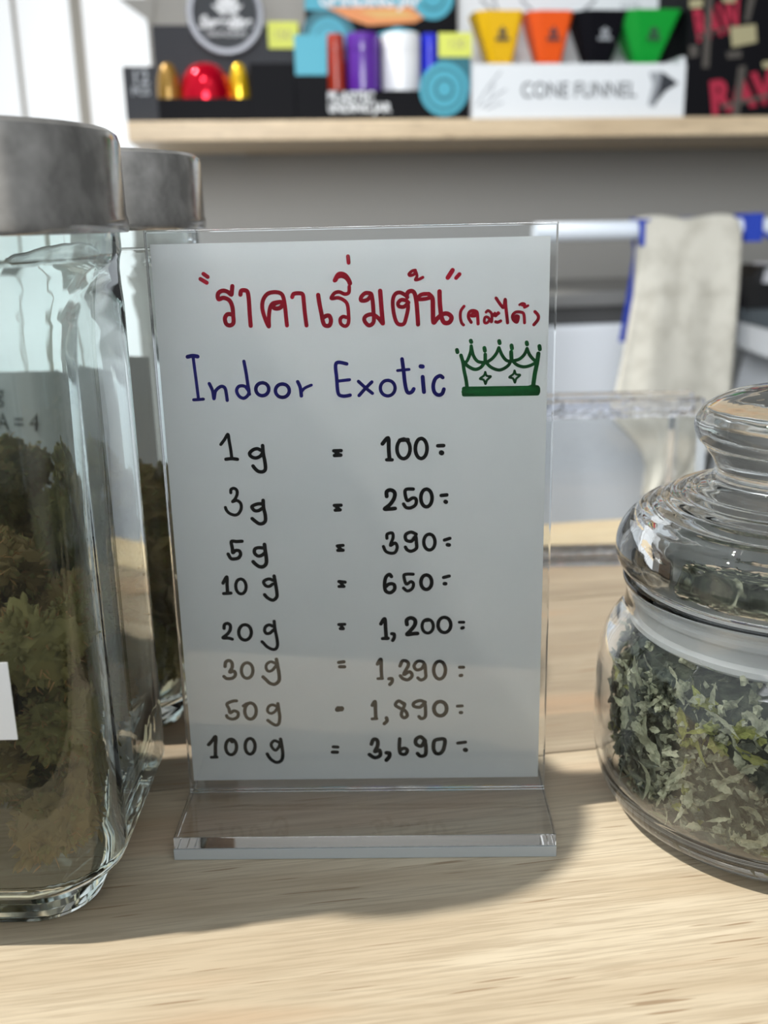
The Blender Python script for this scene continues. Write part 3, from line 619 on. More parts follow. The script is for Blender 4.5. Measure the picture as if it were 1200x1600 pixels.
# dried flower buds, each one a thing
def bud_mesh(seed, mats, nc=330):
    rnd = random.Random(seed); V, F, MI = [], [], []
    bm = bmesh.new(); bmesh.ops.create_icosphere(bm, subdivisions=3, radius=1.0)
    el_ = (rnd.uniform(0.85, 1.0), rnd.uniform(0.80, 0.95), rnd.uniform(1.0, 1.22))
    off = Vector((rnd.uniform(0, 50), rnd.uniform(0, 50), seed))
    def surf(d):
        n1 = noise.noise(d * 1.6 + off) * 0.34 + noise.noise(d * 4.0 + off) * 0.30 + noise.noise(d * 9.0 + off) * 0.08
        r = 0.80 + n1
        return Vector((d.x * el_[0], d.y * el_[1], d.z * el_[2])) * r
    for v in bm.verts: v.co = surf(v.co.normalized())
    V = [tuple(v.co) for v in bm.verts]; F = [tuple(v.index for v in f_.verts) for f_ in bm.faces]; MI = [0] * len(F); bm.free()
    for c in range(nc):                                   # pointed calyxes
        zz = 1 - 2 * (c + 0.5) / nc; ph = c * 2.39996 + rnd.uniform(-0.3, 0.3); rr_ = math.sqrt(max(0, 1 - zz * zz))
        d = Vector((rr_ * math.cos(ph), rr_ * math.sin(ph), zz)); p = surf(d) * 0.93
        ax = (d + Vector((rnd.uniform(-0.6, 0.6), rnd.uniform(-0.6, 0.6), rnd.uniform(-0.3, 0.8)))).normalized()
        a = ax.orthogonal().normalized(); b_ = ax.cross(a); ln = rnd.uniform(0.11, 0.24); wd = rnd.uniform(0.045, 0.085)
        i0 = len(V); bend = a * rnd.uniform(-0.08, 0.08)
        for (t, q) in ((-0.1, 0.5), (0.3, 1.0), (0.7, 0.7)):
            V += [tuple(p + ax * ln * t + bend * t + (a * math.cos(2 * PI * k / 6) + b_ * math.sin(2 * PI * k / 6) * 0.6) * wd * q) for k in range(6)]
        V.append(tuple(p + ax * ln + bend * 1.6))
        for j in (0, 1): F += [(i0 + j * 6 + k, i0 + j * 6 + (k + 1) % 6, i0 + j * 6 + 6 + (k + 1) % 6, i0 + j * 6 + 6 + k) for k in range(6)]
        F += [(i0 + 12 + k, i0 + 12 + (k + 1) % 6, i0 + 18) for k in range(6)]; MI += [1 if rnd.random() < 0.35 else 0] * 18
    for c in range(110):                                  # fine hairs
        d = Vector((rnd.gauss(0, 1), rnd.gauss(0, 1), rnd.gauss(0, 1))).normalized(); p = surf(d) * 0.98
        ax = (d + Vector((rnd.uniform(-1, 1), rnd.uniform(-1, 1), rnd.uniform(-1, 1)))).normalized(); s_ = ax.orthogonal().normalized() * 0.014
        q = p + ax * 0.13; e = q + (ax + d * rnd.uniform(-0.8, 0.6)).normalized() * 0.12; i0 = len(V)
        V += [tuple(p - s_), tuple(p + s_), tuple(q + s_), tuple(q - s_), tuple(e)]; F += [(i0, i0 + 1, i0 + 2, i0 + 3), (i0 + 3, i0 + 2, i0 + 4)]; MI += [2, 2]
    me = mesh('flower_bud', V, F, mats, True); me.polygons.foreach_set('material_index', MI); return me
BUDS = [bud_mesh(3, [M['bud_a'], M['bud_c'], M['hair']]), bud_mesh(11, [M['bud_b'], M['bud_a'], M['hair']]), bud_mesh(19, [M['bud_c'], M['bud_a'], M['hair']]),
        bud_mesh(23, [M['bud_b'], M['bud_c'], M['hair']], 280), bud_mesh(31, [M['bud_a'], M['bud_b'], M['hair']], 380)]
def pack(n, half, z0, ztop, rmin, rmax, seed):
    rnd = random.Random(seed); P = []
    for i in range(n):
        r = rnd.uniform(rmin, rmax); P.append([rnd.uniform(-half + r, half - r), rnd.uniform(-half + r, half - r), z0 + r + (ztop - z0) * (i + 0.5) / n, r])
    for it in range(260):
        for p in P: p[2] -= 0.00025
        for i in range(n):
            a = P[i]
            for j in range(i):
                b_ = P[j]; dx, dy, dz = a[0] - b_[0], a[1] - b_[1], a[2] - b_[2]; s_ = (a[3] + b_[3]) * 0.97
                d2 = dx * dx + dy * dy + dz * dz
                if d2 < s_ * s_:
                    d_ = math.sqrt(d2) + 1e-9; k_ = (s_ - d_) / d_ * 0.5
                    a[0] += dx * k_; a[1] += dy * k_; a[2] += dz * k_; b_[0] -= dx * k_; b_[1] -= dy * k_; b_[2] -= dz * k_
        for p in P:
            h_ = half - p[3]; p[0] = max(-h_, min(h_, p[0])); p[1] = max(-h_, min(h_, p[1])); p[2] = max(z0 + p[3], p[2])
    return P
def bud_label(me, p, jar_words):
    hue = BUD_WORDS[BUDS.index(me)]
    lev = ['lowest layer', 'lower middle', 'middle', 'upper middle', 'top of the heap'][min(4, int((p[2] - 0.0146) / 0.022))]
    side = 'front glass' if p[1] < -0.012 else 'rear glass' if p[1] > 0.012 else 'centre'
    side += ' right' if p[0] > 0.012 else ' left' if p[0] < -0.012 else ''
    return '%s bud, %s at %s, in %s' % (hue, lev, side, jar_words)
LABELLED = {}
BUD_WORDS = ['olive', 'brownish', 'yellow-green', 'tan-brown', 'dark olive']
for loc, n, ztop, seed, lab, grp in ((J1, 36, 0.095, 5, 'nearest square jar', 'flower buds in the nearest square jar'),
                               (J2, 36, 0.095, 9, 'the square jar behind', 'flower buds in the square jar behind')):
    for p in pack(n, 0.0383, 0.0160, ztop, 0.0095, 0.0140, seed):
        o = link('flower_bud', random.choice(BUDS), None, (loc[0] + p[0], loc[1] + p[1], p[2]), label='', category='flower bud', group=grp)
        o['label'] = bud_label(o.data, p, lab)
        twin = LABELLED.get(o['label'])
        if twin:
            hi, lo_ = (o, twin) if p[2] > twin.location.z else (twin, o)
            base_ = o['label']; hi['label'] = 'higher ' + base_; lo_['label'] = 'lower ' + base_
        LABELLED[o['label']] = o
        s_ = p[3] * 0.98; o.scale = (s_, s_, s_); o.rotation_euler = (random.uniform(0, 6.3), random.uniform(0, 6.3), random.uniform(0, 6.3))

# another sign behind the square jars, seen through their glass
s2 = thing('price_sign', 'small grey handwritten card in acrylic seen through the square jars', 'sign', (-0.185, 0.470, 0), math.radians(-2))
boxo('paper', (-0.14, 0.085, 0, 0.0012, 0.006, 0.1225), mat('grey_card', (0.30, 0.30, 0.31), 0.7), s2)
boxo('base_plate', (-0.14, 0.085, -0.014, 0.014, 0.0001, 0.006), M['acrylic_base'], s2, 0.0004)
for s_, z, x in (('ng', 0.111, 0.0), ('A = 4', 0.096, 0.004), ('Sat', 0.080, 0.010), ('3  9.1', 0.065, 0.0)):
    text('handwriting', s_, 0.013, M['black_ink'], s2, x, -0.0003, z, 'LEFT', 0.15)

# ------------------------------------------------------------------ round jar with glass lid
JR = (0.1190, 0.2790, 0.0001)
rj = thing('apothecary_jar', 'round clear glass jar with knobbed glass lid, holding dried leaves', 'jar', JR)
op = [(0, 0.0006), (0.036, 0.0004), (0.041, 0.0), (0.0455, 0.0012), (0.0505, 0.0055), (0.0535, 0.0125), (0.0549, 0.021), (0.0551, 0.030), (0.0549, 0.042), (0.0540, 0.050), (0.0518, 0.0565), (0.0492, 0.0605), (0.0474, 0.0635), (0.0468, 0.0668), (0.0470, 0.0705), (0.0480, 0.0728), (0.0478, 0.0740)]
ip = [(0.0462, 0.0740), (0.0450, 0.0720), (0.0448, 0.0640), (0.0468, 0.0600), (0.0500, 0.0545), (0.0520, 0.0480), (0.0528, 0.040), (0.0529, 0.028), (0.0524, 0.018), (0.0500, 0.0105), (0.0450, 0.0070), (0.036, 0.0062), (0, 0.0060)]
V, F = lathe(smooth_prof(op, 3) + smooth_prof(ip, 3), 144); link('jar_body', fixn(mesh('jar_body', V, F, M['jar_clear'], True)), rj)
lo = [(0, 0.1306), (0.008, 0.1304), (0.016, 0.1292), (0.0235, 0.1268), (0.0285, 0.1232), (0.0300, 0.1196), (0.0292, 0.1160), (0.0268, 0.1128), (0.0246, 0.1098), (0.0236, 0.1070), (0.0240, 0.1045), (0.0262, 0.1024),
      (0.0300, 0.1008), (0.0335, 0.0996), (0.0365, 0.0985), (0.0390, 0.0968), (0.0425, 0.0950), (0.0455, 0.0926), (0.0482, 0.0894), (0.0500, 0.0860), (0.0506, 0.0822), (0.0500, 0.0790), (0.0485, 0.0766), (0.0470, 0.0753)]
li = [(0.0420, 0.0750), (0.0412, 0.0742), (0.0410, 0.0585), (0.0392, 0.0585), (0.0390, 0.0760), (0.0400, 0.0800), (0.0400, 0.0845), (0.0370, 0.0890), (0.0340, 0.0905), (0.0310, 0.0922), (0.0270, 0.0935), (0.0220, 0.0948), (0.0150, 0.0962), (0.0080, 0.0968), (0, 0.0970)]
# pressed rings on the dome
def ripple(P): return [(r, z + (0.00035 * math.sin((r - 0.026) * 1500) if 0.027 < r < 0.046 else 0)) for r, z in P]
V, F = lathe(ripple(smooth_prof(lo, 4)) + li[:4] + ripple(smooth_prof(li[4:], 4)), 144)
link('lid', fixn(mesh('lid', V, F, M['lid_glass'], True)), rj)
sp = [(0.0412, 0.0735), (0.0440, 0.0735), (0.0442, 0.0722), (0.0428, 0.0712), (0.0428, 0.0700), (0.0443, 0.0688), (0.0443, 0.0675), (0.0430, 0.0662), (0.0430, 0.0625), (0.0440, 0.0612), (0.0440, 0.0595), (0.0426, 0.0582), (0.0412, 0.0582)]
V, F = lathe(sp, 128, True); link('seal', fixn(mesh('seal', V, F, M['seal'], True)), rj, label='milky white silicone seal ring')

# dried leaf fragments (uncountable)
rnd = random.Random(42); V, F, MI = [], [], []
def leaflet(p, ax, nrm, ln, wd, mi, serr=True):
    side = ax.cross(nrm).normalized(); n_ = 8; i0 = len(V); curl = rnd.uniform(-0.5, 0.5) * ln; fold = rnd.uniform(0.1, 0.5)
    for i in range(n_ + 1):
        t = i / n_; w_ = wd * math.sin(PI * min(1, t * 0.92 + 0.06)) * (0.75 if (i % 2 and serr) else 1.05)
        c = p + ax * ln * (t - 0.5) + nrm * curl * (t - 0.5) ** 2 * 2
        V.append(tuple(c - side * w_ + nrm * w_ * fold)); V.append(tuple(c)); V.append(tuple(c + side * w_ + nrm * w_ * fold))
    for i in range(n_):
        a = i0 + i * 3; F.extend([(a, a + 1, a + 4, a + 3), (a + 1, a + 2, a + 5, a + 4)]); MI.extend([mi, mi])
def clump(p, r, mi):
    i0 = len(V); bm = bmesh.new(); bmesh.ops.create_icosphere(bm, subdivisions=2, radius=1); off = Vector((rnd.uniform(0, 99),) * 3)
    sx, sy, sz = rnd.uniform(0.6, 1.2), rnd.uniform(0.6, 1.2), rnd.uniform(0.6, 1.2)
    for v in bm.verts:
        d = v.co.normalized(); q = r * (0.75 + 0.9 * noise.noise(d * 2.2 + off) + 0.4 * noise.noise(d * 6 + off)); V.append((p.x + d.x * q * sx, p.y + d.y * q * sy, p.z + d.z * q * sz))
    for f_ in bm.faces: F.append(tuple(i0 + v.index for v in f_.verts)); MI.append(mi)
    bm.free()
def rmax(z): 
    if z < 0.012: return 0.0470
    if z < 0.018: return 0.0498
    if z < 0.048: return 0.0512
    return 0.0512 - (z - 0.048) * 0.40
TOP = 0.0565
for i in range(3600):
    z = rnd.uniform(0.0085, TOP + 0.003); R_ = rmax(z) - 0.0012
    surf_ = rnd.random() < 0.78
    if z > TOP - 0.004: r = R_ * math.sqrt(rnd.random())
    else: r = R_ - (rnd.random() ** 2) * 0.007
    th = rnd.uniform(0, 2 * PI)
    rad = Vector((math.cos(th), math.sin(th), 0)); tan = Vector((-math.sin(th), math.cos(th), 0)); p = Vector((rad.x * r, rad.y * r, z))
    ang = rnd.uniform(0, 2 * PI); ax = (tan * math.cos(ang) + Vector((0, 0, 1)) * math.sin(ang) + rad * rnd.uniform(-0.25, 0.05)).normalized()
    if z > TOP - 0.004: ax = (tan * math.cos(ang) + rad * math.sin(ang) + Vector((0, 0, rnd.uniform(-0.3, 0.3)))).normalized(); nr = Vector((0, 0, 1))
    else: nr = (rad + Vector((rnd.uniform(-0.6, 0.6), rnd.uniform(-0.6, 0.6), rnd.uniform(-0.6, 0.6)))).normalized()
    nr = (nr - ax * nr.dot(ax)).normalized()
    pn = noise.noise(Vector((math.cos(th) * 2.2, math.sin(th) * 2.2, z * 55)))
    u_ = rnd.random() + pn * 0.7
    mi = 1 if u_ < 0.42 else 0 if u_ < 0.84 else 2 if u_ < 1.12 else 3
    if rnd.random() < 0.36: leaflet(p * 0.985 if z < TOP - 0.004 else p, ax, nr, rnd.uniform(0.004, 0.012), rnd.uniform(0.0006, 0.0018), mi)
    else: clump(Vector((p.x * 0.97, p.y * 0.97, p.z)), rnd.uniform(0.0007, 0.0022), mi)
# dark heart of the pile, and crumbs on the ledge under the lid
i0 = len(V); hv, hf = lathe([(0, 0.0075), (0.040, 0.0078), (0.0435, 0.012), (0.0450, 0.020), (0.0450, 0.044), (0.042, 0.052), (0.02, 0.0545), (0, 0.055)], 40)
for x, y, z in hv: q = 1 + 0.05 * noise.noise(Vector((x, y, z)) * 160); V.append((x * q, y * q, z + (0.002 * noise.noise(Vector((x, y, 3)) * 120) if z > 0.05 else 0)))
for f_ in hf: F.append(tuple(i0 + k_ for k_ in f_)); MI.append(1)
for f_ in F: pass
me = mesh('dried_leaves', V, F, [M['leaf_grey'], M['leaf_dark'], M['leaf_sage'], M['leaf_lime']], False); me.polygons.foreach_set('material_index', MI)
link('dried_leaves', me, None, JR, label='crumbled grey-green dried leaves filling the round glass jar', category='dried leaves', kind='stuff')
V, F, MI = [], [], []
for i in range(46):
    th = rnd.uniform(0, 2 * PI) if i > 26 else rnd.gauss(math.radians(-110), 0.5); r = 0.0375 - abs(rnd.gauss(0, 0.004))
    clump(Vector((r * math.cos(th), r * math.sin(th), TOP + 0.0035 + rnd.uniform(0, 0.004))), rnd.uniform(0.0010, 0.0028), 0 if rnd.random() < 0.4 else 1)
me = mesh('leaf_crumbs', V, F, [M['leaf_grey'], M['leaf_dark']], False); me.polygons.foreach_set('material_index', MI)
link('leaf_crumbs', me, None, JR, label='dark leaf crumbs heaped just under the round lid', category='dried leaves', kind='stuff')

# ------------------------------------------------------------------ clear acrylic box behind the sign
ab = thing('acrylic_box', 'clear acrylic open box near the back edge of the counter', 'box', (0.165, 0.504, 0.0001), math.radians(0))
W, Dp, H_, t_ = 0.150, 0.024, 0.0875, 0.003
boxo('front_wall', (-W, 0, 0, t_, 0.004, H_ - 0.009), M['acrylic'], ab)
boxo('rear_wall', (-W, 0, Dp - t_, Dp, 0.004, H_ - 0.009), M['acrylic'], ab)
boxo('side_wall', (-0.014, 0, t_ + 0.0001, Dp - t_ - 0.0001, 0.004, H_ - 0.009), M['acrylic'], ab)
boxo('side_wall', (-W, -W + t_, t_ + 0.0001, Dp - t_ - 0.0001, 0.004, H_ - 0.009), M['acrylic'], ab)
rough_ac = glass('hammered_acrylic', (0.96, 0.965, 0.985), 1.49, 0.05, (90, 1.0)); 
for b_ in ((-W - 0.002, -0.002, -0.002, 0.006), (-W - 0.002, -0.002, Dp - 0.006, Dp + 0.002)):
    boxo('rim', (*b_, H_ - 0.0088, H_), rough_ac, ab, 0.001)
    boxo('foot_rim', (*b_, 0.0, 0.0038), rough_ac, ab, 0.0006)

# ------------------------------------------------------------------ rail with towel, freezer and appliance behind the counter
RZ = 0.1644
rk = thing('metal_rack', 'white tubular rail on grey posts behind the counter', 'rack', room(0, 0.86, -0.75), YAW)
V, F = [], []; tube(V, F, [(0.2547, 0, RZ + 0.75), (0.62, 0, RZ + 0.75)], 0.0078, 16); obj('rail', V, F, M['rail'], rk, True, label='white coated tube')
for x in (0.2371, 0.56):
    boxo('post', (x + 0.0085, x + 0.0235, -0.006, 0.006, 0, RZ + 0.742), M['post'], rk, 0.001)
# towel: over the rail, uneven hem
TW = [(0.1718, 0.3456, 0.4303), (0.1587, 0.3446, 0.4349), (0.1270, 0.3416, 0.4340), (0.0892, 0.3353, 0.4317), (0.0561, 0.3311, 0.4313), (0.0110, 0.3242, 0.4312), (-0.0020, 0.3301, 0.4297), (-0.0193, 0.3477, 0.4211), (-0.0375, 0.3565, 0.4075), (-0.0525, 0.3573, 0.3961), (-0.0706, 0.3570, 0.3626)]
V, F = [], []; nc = 30
rows = []
tv = 0.86 - 0.0125
for back in ((RZ - 0.09), (RZ - 0.045), RZ): rows.append((back, TW[0][1] + 0.004, TW[0][2] + 0.006, 0.86 + 0.0125))
for k_ in range(1, 6):
    a = PI * k_ / 6; rows.append((RZ + 0.0105 * math.sin(a), TW[0][1], TW[0][2], 0.86 + 0.0125 * math.cos(a)))
for z, a, b_ in smooth_prof(TW, 3): rows.append((z, a, b_, tv))
for z, a, b_, v_ in rows:
    drop = max(0.0, min(1.0, (RZ - z) / 0.08)) if v_ < 0.86 else 0
    for i in range(nc + 1):
        t = i / nc; x = a + (b_ - a) * t
        fold = 0.0028 * math.sin(t * 7 + 2.2 + z * 7) + 0.0012 * math.sin(t * 17 + z * 9) 
        V.append((x, v_ + (fold - 0.008) * drop, z + 0.0015 * math.sin(t * 9)))
for j in range(len(rows) - 1): F += [(j * (nc + 1) + i, j * (nc + 1) + i + 1, (j + 1) * (nc + 1) + i + 1, (j + 1) * (nc + 1) + i) for i in range(nc)]
tw = obj('hand_towel', V, F, M['cloth'], None, True, rotz=YAW, label='cream cotton towel draped over the white rail', category='towel')
md = tw.modifiers.new('thick', 'SOLIDIFY'); md.thickness = 0.003; md.offset = 1
# blue cloth behind the towel and a blue clip on the rail
V, F = [], []; bw = 0.0095
for (z, a, b_) in ((RZ + 0.0095, 0.002, 0.10), (RZ - 0.02, 0.007, 0.10), (RZ - 0.07, 0.001, 0.08), (RZ - 0.098, -0.003, 0.05)):
    for t in (0, 0.33, 0.66, 1): V.append((TW[0][1] + a + (b_ - a) * t, 0.8835 + 0.003 * math.sin(t * 9), z))
for j in range(3): F += [(j * 4 + i, j * 4 + i + 1, (j + 1) * 4 + i + 1, (j + 1) * 4 + i) for i in range(3)]
V += [(TW[0][1] - 0.004, 0.846, RZ + 0.0085), (TW[0][1] + 0.001, 0.846, RZ + 0.0085), (TW[0][1] - 0.003, 0.846, RZ - 0.013), (TW[0][1] + 0.001, 0.846, RZ - 0.013)]
q = len(V) - 4; F += [(q, q + 1, q + 3, q + 2), (q, q + 1, 3, 0)]
bt = obj('blue_cloth', V, F, M['blue_cloth'], None, rotz=YAW, label='blue cloth mostly hidden behind the cream towel', category='cloth')
md = bt.modifiers.new('thick', 'SOLIDIFY'); md.thickness = 0.002
cx_ = 0.4465
V, F = [], []; bx(V, F, cx_ - 0.007, cx_ + 0.008, 0.848, 0.872, RZ - 0.012, RZ + 0.0115)
tube(V, F, [(cx_ + 0.008, 0.85, RZ - 0.004), (cx_ + 0.03, 0.85, RZ - 0.018), (cx_ + 0.06, 0.85, RZ - 0.03)], 0.0018, 8)
obj('blue_clip', V, F, M['blue_cloth'], None, False, rotz=YAW, label='small blue clip with cord on the rail beside the towel', category='clip')

fz = thing('chest_freezer', 'white chest freezer with grey lid behind the counter', 'freezer', room(0, 1.0, -0.75), YAW)
zb, z1, z2, z3 = 0.75 + 0.0702, 0.75 + 0.0747, 0.75 + 0.0882, 0.75 + 0.1028
boxo('body', (-0.02, 0.80, 0.0, 0.22, 0.0, zb), M['freezer'], fz, 0.004)
boxo('gasket', (-0.01, 0.79, 0.006, 0.21, zb, z2), M['freezer_dark'], fz)
boxo('lid', (-0.02, 0.80, 0.0, 0.22, z2, z3), M['freezer_grey'], fz, 0.003)

az_ = 0.1028
ap = thing('appliance', 'black and grey plastic machine with white top at the right edge', 'appliance', room(0.5370, 0.955, az_), YAW)
u0 = 0.5370
poly('body', [(-0.0411, -0.0121), (-0.0410, 0.0133), (-0.0247, 0.0241), (0.0622, 0.0218), (0.0666, -0.0188), (-0.0407, -0.0172)], -0.010, 0.035, M['black_plastic'], ap)
poly('top_cover', [(-0.0268, 0.0078), (-0.0250, 0.0191), (-0.0146, 0.0257), (0.0618, 0.0262), (0.0642, 0.0039)], -0.020, 0.030, M['gloss_white'], ap)
poly('under_panel', [(-0.0448, -0.0171), (0.0101, -0.0176), (0.0677, -0.0286), (0.0727, -0.0751), (0.0085, -0.0461), (-0.0006, -0.0550), (-0.0089, -0.0403), (-0.0438, -0.0300)], -0.022, -0.001, M['grey_plastic'], ap)
poly('arm', [(-0.0438, -0.0306), (-0.0075, -0.0403), (0.0727, -0.0751), (0.0756, -0.1022), (0.0082, -0.0745), (-0.0419, -0.0554)], -0.020, -0.002, M['white_paint'], ap)
V, F = [], []; p_ = [(-0.0353, -0.0511), (-0.0839, -0.2618)]; q_ = ((p_[1][0] - p_[0][0]) / (p_[1][1] - p_[0][1])); zf = -0.75 - az_ - 0.0
tube(V, F, [(p_[0][0], 0.005, p_[0][1]), (p_[0][0] + q_ * (zf - p_[0][1]), 0.005, zf)], 0.0055, 12); obj('strut', V, F, M['post'], ap, True, label='slanted grey strut')
V, F = [], []; tube(V, F, [(0.06, 0.01, 0.0 - 0.01), (0.06, 0.01, zf)], 0.0055, 12); obj('strut', V, F, M['post'], ap, True)

# ------------------------------------------------------------------ the wall shelf and what stands on it
SV = 1.0425
st, sb = 0.2716, 0.2534
sh = thing('wall_shelf', 'pale wooden shelf board fixed to the grey wall', 'shelf', room(0, 0, 0), YAW)
su = -0.0903
boxo('shelf_board', (su, 0.80, SV, 1.249, sb, st), M['shelfwood'], sh, 0.0015)
boxo('light_patch_strip', (su + 0.01, 0.0238, 1.235, 1.249, 0.2530, 0.2660), M['white_paint'], sh)  # white strip put in for the faint light patch under the shelf
def on_shelf(name, label, cat, u, v=0.0, group=None): return thing(name, label, cat, room(u, SV + v, st), YAW, group)

# black display box with round emblem
d1 = on_shelf('display_box', 'black counter display box with round leaf emblem at the shelf left end', 'display box', -0.0083, 0.008)
boxo('back_panel', (-0.0573, 0.0915, 0.075, 0.079, 0.0005, 0.0972), M['card_grey'], d1)
boxo('tray', (-0.0814, 0.0376, 0.0, 0.003, 0.0005, 0.0209), M['card_black'], d1)
boxo('tray_floor', (-0.0814, 0.0787, 0.0031, 0.0749, 0.0005, 0.003), M['card_black'], d1)
e = boxo('side_box', (-0.0825, -0.0523, -0.001, -0.0001, 0.0008, 0.0487), M['card_grey'], d1)
text('print', '12', 0.017, M['grey_print'], e, -0.0670, -0.0013, 0.0387, offset=0.0004)
text('print', 'PCS', 0.010, M['grey_print'], e, -0.0674, -0.0013, 0.0269, offset=0.0003)
boxo('side_box', (0.0357, 0.0787, -0.002, 0.06, 0.0008, 0.0514), M['card_black'], d1, 0.001)
V, F = [], []
rc = (0.0165, 0.1066); 
for k_, (r0, r1, yy) in enumerate(((0.0385, 0.0315, 0.066),)):
    n = 64; i0 = len(V)
    for (r, y) in ((r0, 0.0745), (r0, 0.068), (r0 - 0.0015, 0.066), (r1 + 0.0015, 0.066), (r1, 0.068), (r1, 0.0745)):
        V += [(rc[0] + r * math.cos(2 * PI * q / n), y, rc[1] + r * math.sin(2 * PI * q / n)) for q in range(n)]
    for j in range(5): F += [(i0 + j * n + q, i0 + j * n + (q + 1) % n, i0 + (j + 1) * n + (q + 1) % n, i0 + (j + 1) * n + q) for q in range(n)]
em = obj('emblem_ring', V, F, M['clear_ring'], d1, True)
V, F = [], []; disc(V, F, rc[0], rc[1], 0.0317, 0.0317, 0.070, 48); obj('emblem_disc', V, F, M['disc_dark'], em)
V, F = [], []                                            # leaf mark: seven pointed leaflets
lx, lz = rc[0] + 0.0025, rc[1] + 0.002
for a, l_ in ((90, 0.025), (55, 0.020), (125, 0.020), (22, 0.017), (158, 0.017), (-5, 0.009), (185, 0.009)):
    a = math.radians(a); dx, dz = math.cos(a), math.sin(a); i0 = len(V)
    V += [(lx, 0.0694, lz), (lx + dx * l_ * .5 - dz * .0035, 0.0694, lz + dz * l_ * .5 + dx * .0035), (lx + dx * l_, 0.0694, lz + dz * l_), (lx + dx * l_ * .5 + dz * .0035, 0.0694, lz + dz * l_ * .5 - dx * .0035)]
    F.append((i0, i0 + 1, i0 + 2, i0 + 3))
obj('leaf_mark', V, F, M['white_print'], em)
text('print', 'Sweetline', 0.0155, M['white_print'], em, rc[0], 0.0690, rc[1] - 0.008, shear=0.3, offset=0.0008, width=0.053)
text('print', 'GRINDERS', 0.0065, M['white_print'], em, rc[0], 0.0690, rc[1] - 0.0185, width=0.040)
tg = boxo('price_tag', (0.0603 - .002, 0.0861 + .003, 0.0735, 0.0748, 0.0766 - .001, 0.0998 + .001), M['tag_yellow'], d1, label='yellow price sticker')
text('print', '150', 0.012, M['beige_print'], tg, 0.0724, 0.0731, 0.0880)
def dome(name, u, r, hgt, mt, label):
    o = on_shelf(name, label, 'tin', u, 0.008 + 0.034, 'round tins in the black display box')
    V, F = lathe([(0, 0.0035), (r * .85, 0.0035), (r * .96, 0.006), (r, hgt * .35), (r * .97, hgt * .55), (r * .85, hgt * .78), (r * .6, hgt * .93), (r * .3, hgt * .99), (0, hgt)], 48)
    obj('shell', V, F, mt, o, True); V, F = lathe([(r * 1.0, hgt * .33), (r * 1.02, hgt * .35), (r * 1.0, hgt * .37)], 48); obj('seam', V, F, mt, o, True)
dome('round_tin', -0.0151, 0.0255, 0.3284 - st, M['red_gloss'], 'shiny red round tin in the black display box')
dome('round_tin', 0.0174, 0.0100, 0.3284 - st, M['gold_gloss'], 'bright yellow-gold tin right of the red one')
dome('round_tin', -0.0510, 0.0120, 0.3284 - st, M['amber_gloss'], 'dull gold tin left of the red one')

# teal and black display box with jars
d2 = on_shelf('display_box', 'teal and black display box of plastic jars in the shelf middle', 'display box', 0.1572, 0.008)
boxo('back_panel', (-0.0697, 0.0864, 0.062, 0.066, 0.0005, 0.1427), M['card_black'], d2)
boxo('front_panel', (-0.0843, 0.0852, 0.0, 0.003, 0.0005, 0.0270), M['card_black'], d2)
boxo('tray_floor', (-0.0843, 0.0839, 0.0031, 0.0619, 0.0005, 0.003), M['card_black'], d2)
boxo('side_panel', (-0.0862, -0.0558, -0.0025, -0.0001, 0.0005, 0.0405), M['card_black'], d2)
boxo('side_panel', (-0.0862, -0.0558, -0.0025, -0.0001, 0.0405 + 0.0001, 0.0761), M['teal'], d2, label='teal flap')
boxo('side_panel', (0.0530, 0.0852, -0.0025, -0.0001, 0.0273, 0.0564), M['teal_dark'], d2, label='dark teal flap')
def roundel(cx, cy, r, y, par, *cols):
    for i, (q, c) in enumerate(cols):
        V, F = [], []; disc(V, F, cx, cy, r * q, r * q, y - 0.0003 * (i + 1), 40); obj('roundel', V, F, M[c], par)
fp = (0.0588, 0.0274); roundel(fp[0], fp[1], 0.0245, -0.0026, d2, (1, 'teal'), (0.80, 'teal_dark'), (0.70, 'teal'), (0.42, 'teal_dark'), (0.3, 'teal'))
fp = (-0.0471, 0.0832); roundel(fp[0], fp[1], 0.0215, 0.062, d2, (1.28, 'teal_dark'), (0.9, 'teal'), (0.6, 'teal_dark'), (0.54, 'teal'))
fp = (0.0607, 0.1228); roundel(fp[0], fp[1], 0.022, 0.062, d2, (1, 'teal'), (0.6, 'teal_dark'), (0.5, 'teal'))
def band(pts, mt, y): 
    V = [(x, y, z) for x, z in pts]; obj('print', V, [tuple(range(len(V)))], M[mt], d2)
band([(-0.0700, 0.1091), (0.0500, 0.1109), (0.0504, 0.1456), (-0.0685, 0.1444)], 'teal', 0.0612)
band([(-0.0481, 0.1115), (0.0368, 0.1132), (0.0512, 0.1026), (0.0419, 0.0978), (-0.0063, 0.0952), (-0.0257, 0.1011)], 'orange_print', 0.0606)
band([(-0.0157, 0.1082), (0.0269, 0.1096), (0.0466, 0.1026), (0.0037, 0.1018)], 'sand_print', 0.0602)
band([(0.0001, 0.0863), (0.0233, 0.0941), (0.0431, 0.0894), (0.0364, 0.0822)], 'teal', 0.0606)
fp = (-0.0025, 0.1177); text('print', 'GRINDING JAR', 0.0165, M['white_print'], d2, fp[0], 0.0600, fp[1], offset=0.0006, width=0.105)
fp = (-0.0333, 0.0208); text('print', 'PLASTIC', 0.0125, M['white_print'], d2, fp[0], -0.0006, fp[1], offset=0.0005, shear=0.1, width=0.047)
fp = (-0.0305, 0.0109); text('print', 'GRINDING JAR', 0.0115, M['white_print'], d2, fp[0], -0.0006, fp[1], offset=0.0005, width=0.074)
tg = boxo('price_tag', (0.0533, 0.0864, -0.004, -0.0027, 0.0564, 0.0781), M['tag_yellow'], d2, label='yellow price sticker')
fp = (0.0711, 0.0679); text('print', '120', 0.012, M['beige_print'], tg, fp[0], -0.0043, fp[1])
